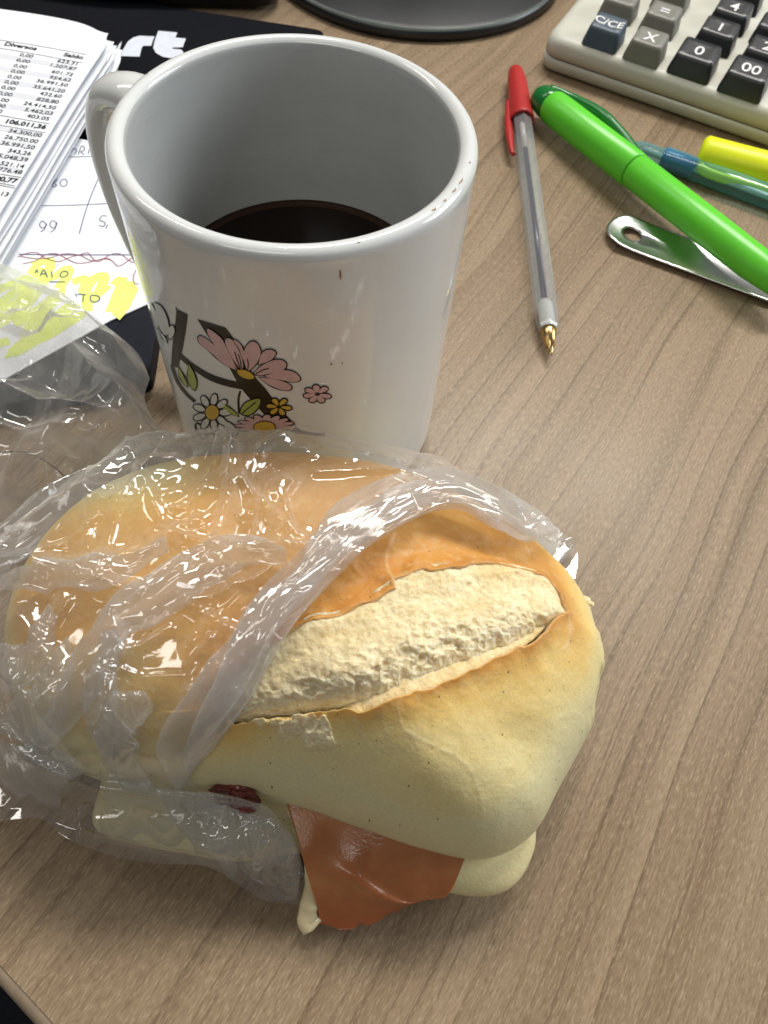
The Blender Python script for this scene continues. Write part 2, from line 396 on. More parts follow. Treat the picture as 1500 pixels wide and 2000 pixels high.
# ================================================================== desk
E0 = S(0, 1885, 0); E1 = S(105, 2000, 0); ed = (E1-E0)[:2]; ed /= np.linalg.norm(ed); en = np.array([-ed[1], ed[0]])  # en points onto the desk
def tp(a, b, z): return [E0[0]+ed[0]*a+en[0]*b, E0[1]+ed[1]*a+en[1]*b, z]
A0, A1, B1 = -.9, .7, 1.0
V = [tp(A0, 0, 0), tp(A1, 0, 0), tp(A1, B1, 0), tp(A0, B1, 0)]
V += [[x, y, -.025] for x, y, _ in V]
desk = obj('desk_top', V, [[0, 1, 2, 3], [7, 6, 5, 4], [0, 4, 5, 1], [1, 5, 6, 2], [2, 6, 7, 3], [3, 7, 4, 0]], M['wood'], smooth=False)
desk['kind'] = 'structure'
prof = [(0.0, -.0004)]+[(-.0030*math.sin(t), -.0034+.0030*math.cos(t)) for t in np.linspace(0.15, math.pi/2, 7)]+[(-.0030, -.024), (0, -.025)]
V = []
for a in (A0, A1): V += [tp(a, b, z) for b, z in prof]
n = len(prof)
obj('edge_band', V, [[i, i+1, n+i+1, n+i] for i in range(n-1)], M['band'], desk)
fl = obj('floor', [[-3, -3, -.73], [3, -3, -.73], [3, 3, -.73], [-3, 3, -.73]], [[0, 1, 2, 3]], M['dark_floor'], smooth=False); fl['kind'] = 'structure'

# ================================================================== mug and coffee
MC = np.array([-.0261, .1468]); MR, MRB, MH = .0379, .0370, .0960
def mug_r(z): return MRB+(MR-MRB)*np.clip(z/MH, 0, 1)
mug = Root('mug', 'white ceramic mug with flower print and chipped rim behind the sandwich', 'mug', (MC[0], MC[1], 0))
prof = [(0.0, .0035), (.024, .0035), (.026, .0006), (.0275, 0.0), (.0290, .0008)]
for t in np.linspace(-math.pi/2, 0, 9)[1:]: prof.append((MRB-.0085+.0085*math.cos(t)+.0001, .0095+.0088*math.sin(t)))
for z in np.linspace(.014, MH-.004, 16): prof.append((mug_r(z), z))
rw = .0021   # half thickness of the rim
for t in np.linspace(0, math.pi, 11): prof.append((MR-rw+rw*math.cos(t), MH-.0022+.0022*math.sin(t)))
for z in np.linspace(MH-.007, .016, 14): prof.append((MR-2*rw-.0002-(.0012*(1-z/MH)), z))
for t in np.linspace(0, math.pi/2, 7): prof.append((.0245+.0078*math.cos(t), .012-.0075*math.sin(t)))
prof.append((0.0, .0045))
V, F = lathe(prof, 160, MC, False, False)
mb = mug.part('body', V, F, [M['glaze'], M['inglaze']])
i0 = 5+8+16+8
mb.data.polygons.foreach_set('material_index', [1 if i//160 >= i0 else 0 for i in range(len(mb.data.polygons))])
# handle
ha = math.radians(154); hd = np.array([math.cos(ha), math.sin(ha), 0])
hp = [(.0350, .0850), (.0440, .0878), (.0525, .0850), (.0572, .0760), (.0583, .0630), (.0562, .0480), (.0505, .0345), (.0350, .0245)]
hc = smooth_curve([[MC[0]+hd[0]*r, MC[1]+hd[1]*r, z] for r, z in hp], 60)
V, F = sweep(hc, .0037+.0018*np.abs(np.linspace(-1, 1, 60))**3, 24, (1.25, .85), side=(-hd[1], hd[0], 0))
mug.part('handle', V, F, M['glaze'])
zc = .0540; rc = MR-2*rw-.0002-(.0012*(1-zc/MH))-.0002
prof = [(0, zc-.004), (rc-.0005, zc-.004), (rc, zc-.001), (rc, zc+.0006), (rc-.0010, zc), (0, zc)]
V, F = lathe(prof, 96, (0, 0), False, False)
co = obj('coffee', V-np.array([0, 0, zc-.004]), F, M['coffee']); co.location = (MC[0], MC[1], zc-.004)
V, F = lathe([(rc-.0016, .00405), (rc-.0008, .0043), (rc+.00012, .0049), (rc+.00012, .0041)], 96, (0, 0), False, False); obj('brown_edge', V, F, plain('coffee_meniscus', (.035, .014, .005), .15, .4), co)
tag(co, 'black coffee filling the lower half of the white mug', 'coffee')

# printed flowers on the mug
def mug_pt(u, v, off):
    d = FW+(u-750)/FPX*RT+(1000-v)/FPX*UP
    R = MR
    for _ in range(4):
        ox, oy = CAM[0]-MC[0], CAM[1]-MC[1]; a = d[0]**2+d[1]**2; b = 2*(ox*d[0]+oy*d[1]); c = ox*ox+oy*oy-(R+off)**2
        q = b*b-4*a*c
        if q < 0: q = 0
        t = (-b-math.sqrt(q))/(2*a); X = CAM+d*t; R = float(mug_r(X[2]))
    return X
def Z(p): return (250+p[0]/2.143, 500+p[1]/2.143)
def decal_fan(polys, off, grow=0.):
    V, F = [], []
    for P in polys:
        P = np.asarray(P, float); P = smooth_curve(np.vstack([P, P[:1]]), 40)[:-1]
        c = P.mean(0); 
        if grow:
            d = P-c; L = np.linalg.norm(d, axis=1, keepdims=True); P = P+d/np.maximum(L, 1e-6)*grow
        b = len(V)
        for k in (0., .5, 1.):
            for q in P: V.append(mug_pt(*Z(c+(q-c)*max(k, .02)), off))
        n = len(P)
        for r in range(2):
            for i in range(n): F.append([b+r*n+i, b+r*n+(i+1) % n, b+(r+1)*n+(i+1) % n, b+(r+1)*n+i])
        F.append([b+i for i in range(n)])
    return V, F
def decal_strip(strips, off, k=28):
    V, F = [], []
    for L, R_ in strips:
        L = smooth_curve(L, k); R_ = smooth_curve(R_, k); b = len(V)
        for l, r in zip(L, R_):
            for f in (0, .33, .67, 1): V.append(mug_pt(*Z(l+(r-l)*f), off))
        F += (grid_faces(k, 4)+b).tolist()
    return V, F
def line_strip(P, wd):
    P = smooth_curve(P, 24); T = np.gradient(P, axis=0); T /= np.linalg.norm(T, axis=1, keepdims=True); Nn = np.stack([-T[:, 1], T[:, 0]], -1)
    return P-Nn*wd/2, P+Nn*wd/2
def daisy(c, rx, ry, n, w_, a0=0, a1=2*math.pi, r0=.35, sk=0):
    out = []
    for k in range(n):
        a = a0+(a1-a0)*k/n
        e = np.array([math.cos(a)*rx, math.sin(a)*ry]); s = np.array([-math.sin(a)*rx, math.cos(a)*ry])*w_
        e = e+np.array([sk*e[1], 0])
        out.append([c+e*r0+s*.35, c+e*.62+s, c+e*.92+s*.72, c+e, c+e*.92-s*.72, c+e*.62-s, c+e*r0-s*.35])
    return out
big = [[(455, 480), (400, 452), (350, 408), (300, 367), (293, 338), (315, 338), (370, 380), (420, 430)],
       [(460, 478), (420, 440), (370, 385), (338, 335), (330, 303), (355, 315), (395, 350), (425, 410)],
       [(484, 440), (462, 385), (440, 350), (465, 362), (486, 400)],
       [(470, 475), (430, 420), (408, 370), (410, 345), (435, 350), (462, 390), (478, 430), (482, 470)],
       [(545, 455), (555, 415), (575, 395), (605, 393), (620, 410), (600, 435), (565, 450)],
       [(498, 482), (483, 430), (490, 385), (515, 358), (540, 365), (556, 400), (545, 440), (515, 475)],
       [(570, 502), (620, 485), (660, 477), (700, 488), (722, 515), (700, 528), (650, 522), (590, 510)],
       [(545, 508), (600, 512), (650, 525), (685, 545), (675, 562), (640, 560), (590, 540)],
       [(525, 490), (560, 458), (600, 438), (640, 434), (664, 452), (650, 478), (600, 492), (545, 500)]]
centre = [[(455, 478), (480, 476), (510, 487), (528, 508), (510, 516), (480, 508), (462, 495)]]
trunk = [([(290, 264), (330, 330), (380, 400), (425, 470), (455, 525), (490, 575), (540, 630), (590, 685), (640, 722), (700, 740), (760, 750), (826, 755)],
          [(408, 300), (435, 335), (462, 380), (490, 440), (530, 505), (575, 555), (600, 590), (640, 640), (685, 690), (725, 728), (770, 739), (826, 741)]),
         ([(203, 222), (195, 300), (185, 380), (180, 462)], [(250, 245), (240, 320), (225, 400), (209, 468)]),
         ([(222, 408), (280, 455), (350, 495), (420, 518), (480, 530)], [(216, 430), (270, 475), (340, 520), (410, 545), (490, 562)]),
         line_strip([(182, 455), (205, 522), (242, 575), (280, 610)], 14), line_strip([(470, 565), (462, 600), (464, 660)], 9),
         line_strip([(200, 215), (205, 225), (232, 240)], 4), line_strip([(284, 700), (300, 704), (325, 735), (318, 768), (300, 755), (284, 725), (282, 702)], 8),
         line_strip([(330, 765), (338, 745), (358, 745), (366, 765)], 8)]
whiteD = daisy(np.array([350., 655.]), 80, 78, 9, .17, r0=.38)+[[(395, 690), (430, 700), (460, 735), (440, 752), (410, 725)]]
pinkD = daisy(np.array([573., 716.]), 128, 52, 10, .135, a0=math.pi*.92, a1=math.pi*2.13, r0=.3)
yelD = daisy(np.array([632., 631.]), 54, 38, 6, .24, a0=.2, r0=.18)
smallD = daisy(np.array([793., 578.]), 60, 38, 7, .25, a0=.35, r0=.18)
leftW = [[(108, 194), (140, 212), (165, 262), (172, 322), (152, 330), (126, 285)], [(168, 300), (186, 290), (196, 312), (186, 340), (170, 345)], [(92, 195), (112, 225), (128, 290), (118, 300), (100, 245)], [(128, 318), (150, 332), (164, 360), (150, 352)]]
leaves = [[(468, 657), (480, 625), (510, 605), (552, 598), (548, 630), (520, 660), (490, 667)], [(255, 452), (276, 490), (288, 530), (280, 562), (262, 545), (248, 505)],
          [(383, 612), (415, 628), (450, 655), (462, 672), (425, 658), (398, 640)], [(208, 460), (232, 500), (250, 545), (232, 535), (214, 500)]]
def decal(name, VF, mat): mug.part(name, VF[0], VF[1], mat, smooth=False)
decal('printed_branch', decal_strip(trunk, .00012), M['d_dark'])
decal('printed_outline', decal_fan(big+whiteD+pinkD+yelD+smallD+leftW+leaves, .00020, 4.2), M['d_dark'])
decal('printed_petal', decal_fan(big+pinkD+smallD, .00032, -1.2), M['d_pink'])
decal('printed_petal', decal_fan(whiteD+leftW, .00032, -1.2), M['d_white'])
decal('printed_petal', decal_fan(yelD, .00032, -2.0), M['d_yellow'])
decal('printed_leaf', decal_fan(leaves, .00032, -1.5), M['d_green'])
cc = [[(352+28*math.cos(a), 655+30*math.sin(a)) for a in np.linspace(0, 6.28, 12)[:-1]], [(572+44*math.cos(a), 717+24*math.sin(a)) for a in np.linspace(0, 6.28, 12)[:-1]]]
decal('printed_outline', decal_fan(centre+cc, .00040, 4), M['d_dark'])
decal('printed_centre', decal_fan(centre+cc, .00050), M['d_yellow'])
vein = [line_strip([(470, 472), (458, 440), (446, 400)], 4), line_strip([(500, 478), (503, 455), (500, 430)], 4), line_strip([(535, 494), (560, 480), (590, 470)], 4), line_strip([(475, 470), (470, 440), (462, 412)], 4),
        line_strip([(476, 660), (500, 640), (535, 612)], 4)]
decal('printed_vein', decal_strip(vein, .00042, 10), M['d_dark'])
# worn spots on the rim and side
def rim_pt(az, rr, dz): return [MC[0]+rr*math.cos(az), MC[1]+rr*math.sin(az), dz]
st = []
for az, ln in ((-.42, .05), (-.33, .07), (-.52, .03), (-.15, .02), (2.75, .02), (-1.1, .02), (-.62, .05)):
    k = 6; tt = np.linspace(-.5, .5, k)
    L = [rim_pt(az+ln*t, MR-rw*.75+.00008*math.sin(9*t), MH+.00002-.0006) for t in tt]; R_ = [rim_pt(az+ln*t, MR-rw*.75+.00008*math.sin(9*t)+.00022*(1-4*t*t)+.00003, MH+.00002-.0006) for t in tt]
    st.append((L, R_))
V, F = [], []
for L, R_ in st:
    b = len(V)
    for l, r in zip(L, R_):
        for p in (l, r):
            q = math.hypot(p[0]-MC[0], p[1]-MC[1]); x = (q-(MR-rw))/rw
            V.append([p[0], p[1], MH-.0022+.0022*math.sqrt(max(0, 1-x*x))+.00008])
    F += (grid_faces(6, 2)+b).tolist()
for q in range(len(st)): mug.part('rim_wear', V[q*12:q*12+12], grid_faces(6, 2), M['stain'], smooth=False)
for pl in ([[(884, 62), (890, 60), (894, 80), (891, 98), (886, 92)], [(846, 452), (852, 449), (855, 455), (849, 458)], [(895, 447), (899, 446), (900, 452), (896, 453)]]): decal('side_stain', decal_fan([pl], .00012), M['stain'])

# ================================================================== sandwich
BC = np.array([-.01313, .05924])
RB = np.array([0.0649, 0.0664, 0.065, 0.0611, 0.0572, 0.054, 0.0516, 0.05, 0.0491, 0.0488, 0.0495, 0.0512, 0.0538, 0.0576, 0.0617, 0.0655, 0.0677, 0.0681, 0.0668, 0.0634, 0.0589, 0.0523, 0.0443, 0.0371, 0.0321, 0.0295, 0.0284, 0.0284, 0.0295, 0.0323, 0.0369, 0.0444, 0.0538, 0.0585, 0.0595, 0.062])
def per(Rk, t):
    N = len(Rk); x = (np.asarray(t)/(2*math.pi)*N) % N; i = np.floor(x).astype(int); f = x-i
    a, b, c, d = Rk[(i-1) % N], Rk[i % N], Rk[(i+1) % N], Rk[(i+2) % N]
    return .5*((2*b)+(-a+c)*f+(2*a-5*b+4*c-d)*f*f+(-a+3*b-3*c+d)*f**3)
ZT = .057
def z_edge(t): return .022-.004*np.clip(-np.sin(t-.6), 0, 1)
def dome_z(t, rho, zt=ZT): 
    s = np.sin(t)
    return z_edge(t)+(zt-z_edge(t))*np.clip(1-np.clip(rho, 0, 1)**(2.7+.9*s), 0, 1)**(1/(2.2+.4*s))
def polar(x, y):
    dx, dy = x-BC[0], y-BC[1]; t = np.arctan2(dy, dx); return t, np.hypot(dx, dy)/per(RB, t)
def dome_h(x, y):
    t, r = polar(x, y); return np.where(r <= 1, dome_z(t, r), -1.)
def HD(u, v): return ray_hit(u, v, dome_h)
up_px = [(440, 1350), (480, 1305), (540, 1258), (610, 1210), (655, 1205), (700, 1185), (772, 1152), (768, 1132), (830, 1117), (920, 1107), (1000, 1112), (1060, 1130), (1090, 1165), (1108, 1197)]
lo_px = [(446, 1414), (480, 1414), (540, 1408), (600, 1402), (652, 1404), (700, 1393), (800, 1366), (900, 1328), (1000, 1283), (1060, 1243), (1108, 1202)]
UPC = np.array([HD(*p) for p in up_px]); LOC = np.array([HD(*p) for p in lo_px])
slash = np.vstack([UPC[:, :2], LOC[::-1, :2]])
sand = Root('sandwich', 'crusty bread roll sandwich with split pale crumb and smoked ham, half inside plastic bag', 'sandwich', (BC[0], BC[1], 0))
# upper half: crust shell
NT, NR = 860, 270
T = np.arange(NT)*2*math.pi/NT
rho = 1-(1-np.linspace(0, 1, NR))**1.35
rho[0] = .002
TT, RR = np.meshgrid(T, rho)
X = BC[0]+per(RB, TT)*RR*np.cos(TT); Y = BC[1]+per(RB, TT)*RR*np.sin(TT); Zz = dome_z(TT, RR)
# ragged little wobble of the slash line, then its signed distance
wob = .0007*noise(X*260, Y*260, 0, 3)+.00012*noise(X*900, Y*900, 0, 5)
sd = seg_dist(X, Y, slash)+wob
dlo = seg_dist(X, Y, LOC, False); dup = seg_dist(X, Y, UPC, False)
front = dlo < dup
lip_lo = .0022*np.exp(-np.clip(sd, 0, 1)/.0028)*front
lip_up = (.0012*np.exp(-(np.clip(sd, 0, 1)/.0016)**2)-.0014*np.exp(-((sd-.0055)/.003)**2))*(~front)
dz = np.where(sd > 0, lip_lo+lip_up, 0)
inner = sstep(0.0, .0011, -sd)
dz = dz*(1-inner)-.0050*inner+np.where(sd <= 0, (front*.0022+(~front)*.0012)*(1-inner), 0)
dz += .0006*fbm(X*55, Y*55, 0, 9, 3)*(RR < .99)+.00016*fbm(X*420, Y*420, 0, 21, 2)
# soft dents in the crust
for (u, v, a, s_) in ((470, 1040, -.0022, .006), (330, 1120, -.0018, .008), (880, 1030, -.0016, .007), (690, 1245, -.001, .004), (620, 1500, .0012, .006), (820, 1560, .0010, .009), (1010, 1460, -.0012, .006)):
    p = HD(u, v); dz += a*np.exp(-((X-p[0])**2+(Y-p[1])**2)/s_**2)
# fine crackle lines
crk = np.full(X.shape, 1e9)
for L in ([(775, 1385), (790, 1430), (850, 1460), (905, 1490), (930, 1530), (945, 1600)], [(690, 1410), (715, 1450), (735, 1475)], [(745, 1400), (755, 1440)], [(1095, 1400), (1130, 1395), (1138, 1420)], [(690, 1540), (640, 1480)], [(770, 1150), (755, 1085), (770, 1040)], [(1108, 1210), (1112, 1250), (1100, 1270)]):
    P = smooth_curve(np.array([HD(*q) for q in L])[:, :2], 20); crk = np.minimum(crk, seg_dist(X, Y, P, False))
dz += .00009*np.exp(-(crk/.0004)**2)
Zz = Zz+dz
# lower rim of the upper half is ragged at the right end
ang = np.degrees(TT)
rag = .0016*fbm(X*260, Y*260, 0, 31, 3)*sstep(.93, 1, RR)*sstep(.030, .042, X)*sstep(.045, .055, Y)
X += rag*np.cos(TT); Y += rag*np.sin(TT)
# bake: golden along the top and the slash, pale round the skirt
sx = np.sin(TT)
bk_back = .92-.50*sstep(.84, 1.02, RR)+.10*np.exp(-(np.clip(sd, 0, 1)/.006))-.10*sstep(.0, .02, sd)
bk_front = .08+.48*np.exp(-np.clip(sd, 0, 1)/.0028)+.31*np.exp(-(np.clip(sd, 0, 1)/.019)**2)
ex = np.array(HD(1110, 1300))[:2]
bk_front = bk_front+.08-.45*sstep(.80, 1.0, RR)
side = sstep(-.008, .008, (dlo-dup)); 
tail_l = sstep(-.042, -.058, X)   # the left end carries on golden inside the bag
bake = bk_front*(1-side)+bk_back*side
p0 = HD(560, 1480); frontleft = np.exp(-((X-p0[0])/.022)**2-((Y-p0[1])/.013)**2); bake = bake-.35*frontleft*(1-side)
lowleft = sstep(-.010, -.03, X)*sstep(.052, .066, Y)
bake = np.where(X < -.028, np.maximum(bake, (.78-.55*sstep(.86, 1.0, RR))*sstep(.040, .052, Y)), bake)
pb = HD(240, 935); bake -= .75*np.exp(-((X-pb[0])/.015)**2-((Y-pb[1])/.009)**2)
bake = np.clip(bake+.06*fbm(X*70, Y*70, 0, 77, 3), 0, 1)
raw = np.clip(sstep(-.0001, .0005, -sd)+.8*np.exp(-(crk/.0003)**2)*.35, 0, 1)
tornp = smooth_curve(np.array([HD(*q) for q in [(488, 1416), (560, 1403), (636, 1402), (652, 1425), (646, 1466), (612, 1470), (575, 1448), (530, 1432), (488, 1416)]])[:, :2], 60)
sdt = seg_dist(X, Y, tornp)+.0016*fbm(X*420, Y*420, 0, 45, 3); torn = sstep(.0003, -.0006, sdt)*(sd > -.0006)
Zz = Zz+torn*(.0009+.0013*fbm(X*520, Y*520, 0, 46, 3)); raw = np.maximum(raw, torn)
V = np.stack([X, Y, Zz], -1).reshape(-1, 3); nb = len(V)
und = []
for q, dzz in ((.985, -.0022), (.93, -.0035), (.5, -.003), (.02, -.002)):
    und.append(np.stack([BC[0]+per(RB, T)*q*np.cos(T), BC[1]+per(RB, T)*q*np.sin(T), z_edge(T)+dzz], -1))
Va = np.concatenate([V]+und); zf = lambda a, b: np.concatenate([a.ravel(), np.full(4*NT, b)])
F = grid_faces(NR+4, NT, True).tolist(); F.append(list(range(NT))[::-1]); F.append([(NR+3)*NT+k for k in range(NT)])
bun = sand.part('upper_crust', Va, F, M['crust'], attrs={'bake': zf(bake, 0.), 'raw': zf(raw, 1.)})
bun['label'] = 'golden crust of the upper roll half'
# crumb bulging out of the slash
ns, nt = 520, 240
U = smooth_curve(np.vstack([UPC[:6, :2], .5*(UPC[6:7, :2]+UPC[7:8, :2]), UPC[8:, :2]]), ns); L = smooth_curve(LOC[:, :2], ns)
tt = np.linspace(-.05, 1.06, nt)[:, None, None]
Pl = U[None]*(1-tt)+L[None]*tt; X, Y = Pl[..., 0], Pl[..., 1]
th, rr = polar(X, Y); Zc = dome_z(th, rr); t2 = np.broadcast_to(tt[..., 0], X.shape)
s2 = np.broadcast_to(np.linspace(0, 1, ns)[None], X.shape)
Zc = Zc-.0012+.0016*(1-sstep(0, .3, t2))+.0030*np.sin(np.clip(t2, 0, 1)*math.pi*.80)-.0050*sstep(.72, 1.05, t2)-.0015*sstep(.93, 1.0, s2)
pore = sstep(.42, .75, t2+.12*fbm(X*110, Y*110, 0, 41, 3))*sstep(1.0, .72, s2+.0*t2)
big_ = fbm(X*190, Y*190, 0, 51, 4); cel = np.abs(noise(X*480, Y*480, 0, 61)); cel2 = np.abs(noise(X*1000, Y*1000, 0, 67))
Zc = Zc+.0007*big_+(.0006*cel+.0003*cel2)*(.08+.9*pore)+.00022*fbm(X*900, Y*900, 0, 71, 2)
# cracks across the crumb skin
ck = np.abs(noise(X*95+.6*fbm(X*200, Y*200, 0, 82, 2), Y*95, 0, 81)); Zc -= .0005*sstep(.35, .8, noise(X*620, Y*620, 0, 83))*(.3+pore)+.0009*sstep(.45, .85, noise(X*300, Y*330, 0, 85))*sstep(.35, .7, t2)
toast = np.clip(.45*sstep(.5, .05, t2)*sstep(-.2, .6, fbm(X*120, Y*120, 0, 91, 3)+.2), 0, .7)
V = np.stack([X, Y, Zc], -1).reshape(-1, 3)
b0 = V.reshape(nt, ns, 3)
ring = np.concatenate([b0[0], b0[1:, -1], b0[-1, ::-1][1:], b0[1:-1, 0][::-1]]); 
Vb = V.copy(); Vb[:, 2] -= .006
F = grid_faces(nt, ns, flip=True); F = np.vstack([F, grid_faces(nt, ns)+len(V)])
z2 = lambda a: np.concatenate([np.asarray(a).ravel()]*2)
cr = sand.part('crumb', np.vstack([V, Vb]), F, M['crumb'], attrs={'pore': z2(pore), 'toast': z2(toast)}); cr['label'] = 'pale rough crumb showing through the split crust'
def lump(c, r, seed, amp=.35, sq=(1, 1, 1), n=36, fr=2.2):
    t = np.linspace(0, math.pi, n)[:, None]; p = np.arange(2*n)[None]*math.pi/n
    D = np.stack([np.sin(t)*np.cos(p), np.sin(t)*np.sin(p), np.cos(t)+0*p], -1)
    R_ = r*(1+amp*fbm(D[..., 0]*fr, D[..., 1]*fr, D[..., 2]*fr+7, seed, 4))
    V = (D*R_[..., None]*np.array(sq)).reshape(-1, 3)+np.asarray(c)
    return V, grid_faces(n, 2*n, True, True)
def lump_part(name, c, r, seed, mat, sq, amp=.35, **kw):
    V, F = lump(c, r, seed, amp, sq, **kw)
    return sand.part(name, V, F, mat, attrs={'pore': np.full(len(V), .25), 'toast': np.full(len(V), .05)})
# toasted torn edge of the lower flap, and the torn chunks
ec = smooth_curve(LOC[4:10]+np.array([.0004, .0024, -.0002]), 120)
k = np.linspace(0, 1, 120); rad = .0019*np.sin(np.clip(k, 0, 1)**.55*math.pi)**.8*(1+.15*noise(k*23, 0, 0, 5))+.0003
Ve, Fe = sweep(ec, rad, 26, (1.2, .55)); Ve = Ve+.00018*np.stack([fbm(Ve[:, 0]*900, Ve[:, 1]*900, Ve[:, 2]*900, s_, 3) for s_ in (1, 2, 3)], -1)
sand.part('torn_crust_edge', Ve, Fe, M['crumb'], attrs={'pore': np.full(len(Ve), .3), 'toast': np.full(len(Ve), .45)})
p = S(1150, 1180, .026)
for (dx, dy, dz_, r, sdn) in ((-.0014, -.0002, 0, .0019, 5), (-.0004, -.0018, -.002, .0013, 6)):
    lump_part('torn_crumb', p+np.array([dx, dy, dz_]), r, sdn, M['crumb'], (1, 1, 1.1), .5)
# lower half
fp = [(130, 1585), (200, 1622), (350, 1664), (480, 1682), (580, 1665), (680, 1655), (790, 1680), (870, 1745), (930, 1764), (985, 1742), (1028, 1694), (1046, 1640)]
RB2 = RB.copy()*.955; thN = np.arange(36)*2*math.pi/36
pts = np.array([S(u, v, .008)[:2] for u, v in fp])-BC; pa = np.unwrap(np.arctan2(pts[:, 1], pts[:, 0])); pr = np.hypot(*pts.T)
o_ = np.argsort(pa)
for i in range(36):
    for sh in (0, -2*math.pi, 2*math.pi):
        a = thN[i]+sh
        if pa.min() <= a <= pa.max(): RB2[i] = np.interp(a, pa[o_], pr[o_])
NT2, NR2 = 420, 70
T2 = np.arange(NT2)*2*math.pi/NT2
rows = []; 
for q in np.linspace(0, 1, NR2):
    a = math.pi*q
    rh = np.clip(np.sin(a), .002, 1)**.55; z = .0095+.0095*np.sign(np.cos(a))*abs(np.cos(a))**.8
    R2 = per(RB2, T2)*rh
    rows.append(np.stack([BC[0]+R2*np.cos(T2), BC[1]+R2*np.sin(T2), np.full(NT2, z)], -1))
V = np.array(rows); V[..., 2] += .0006*fbm(V[..., 0]*60, V[..., 1]*60, V[..., 2]*60, 13, 3)*(V[..., 2] > .004); V[..., 2] = np.maximum(V[..., 2], 0)
lowb = np.clip(.10+.08*fbm(V[..., 0]*90, V[..., 1]*90, 0, 14, 3), 0, 1)
V = V.reshape(-1, 3)
F = grid_faces(NR2, NT2, True).tolist(); F += [list(range(NT2))[::-1], [(NR2-1)*NT2+k for k in range(NT2)]]
lb = sand.part('lower_crust', V, F, M['crust'], attrs={'bake': lowb.ravel(), 'raw': np.zeros(len(V))}); lb['label'] = 'pale underbaked lower roll half'
# ham slice hanging out of the front
def sheet(topc, botc, lc, rc, n, m, thick, seed, amp, root, name, mat, low=True):
    G = coons(smooth_curve(topc, n), smooth_curve(botc, n), smooth_curve(lc, m), smooth_curve(rc, m))
    t = np.linspace(0, 1, m)[:, None]; s = np.linspace(0, 1, n)[None]
    G[..., 2] += amp*fbm(G[..., 0]*70, G[..., 1]*70, 0, seed, 3)*np.sin(t*math.pi)**.5
    G[..., 1] -= .0035*np.sin(t*math.pi)
    G[..., 2] += .0016*np.exp(-((t-.62+.22*np.cos(s*4.2-.9))/.075)**2)*sstep(.1, .35, s)*sstep(1., .7, s)
    rg = .0005*noise(G[..., 0]*500, G[..., 1]*500, 0, seed+3)*sstep(.9, 1, t); G[..., 1] += rg
    V = G.reshape(-1, 3); e1 = np.gradient(G, axis=1); e2 = np.gradient(G, axis=0); N_ = np.cross(e1, e2); N_ /= np.linalg.norm(N_, axis=-1, keepdims=True)+1e-12
    if N_[..., 2].mean() > 0: N_ = -N_
    Vb = (G+N_*thick).reshape(-1, 3); Fa = grid_faces(m, n); k = len(V)
    edge = list(range(n))+[i*n+n-1 for i in range(1, m)]+[(m-1)*n+i for i in range(n-2, -1, -1)]+[i*n for i in range(m-2, 0, -1)]
    F = Fa.tolist()+(Fa[:, ::-1]+k).tolist()+[[edge[i], edge[(i+1) % len(edge)], edge[(i+1) % len(edge)]+k, edge[i]+k] for i in range(len(edge))]
    lo_ = np.concatenate([np.broadcast_to(t**2, (m, n)).ravel()]*2)
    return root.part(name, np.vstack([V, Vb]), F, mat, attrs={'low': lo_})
P3 = lambda L: np.array([S(*q) for q in L])
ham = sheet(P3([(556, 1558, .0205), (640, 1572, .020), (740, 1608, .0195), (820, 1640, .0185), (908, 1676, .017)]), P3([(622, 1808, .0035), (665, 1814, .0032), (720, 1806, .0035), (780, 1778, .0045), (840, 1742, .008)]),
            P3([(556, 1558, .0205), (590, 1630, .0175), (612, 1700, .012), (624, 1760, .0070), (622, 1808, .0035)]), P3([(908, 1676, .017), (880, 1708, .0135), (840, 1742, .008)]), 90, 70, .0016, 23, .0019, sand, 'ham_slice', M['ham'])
fc = smooth_curve(P3([(566, 1580, .0195), (592, 1640, .0168), (606, 1700, .0122), (610, 1745, .0080), (600, 1790, .0045), (612, 1808, .0035)]), 70)
k = np.linspace(0, 1, 70); Vf, Ff = sweep(fc, .0005+.0021*k**1.4+.0003*noise(k*14, 0, 0, 2), 14, (1.0, .8))
Vf += .0004*np.stack([noise(Vf[:, 0]*420, Vf[:, 1]*420, Vf[:, 2]*420, s_) for s_ in (4, 5, 6)], -1)
sand.part('fat_rim', Vf-np.asarray(ham.location), Ff, M['fat'], parent=ham)
p = HD(462, 1542)
for dx, dy, r, sdn in ((-.0025, .0006, .0026, 2), (.0005, .0004, .0030, 3), (.003, -.0008, .0022, 4)):
    V, F = lump(p+np.array([dx, dy-.0016, .0006]), r, sdn, .5, (1.1, .8, .8)); sand.part('cured_meat', V, F, M['salami'])

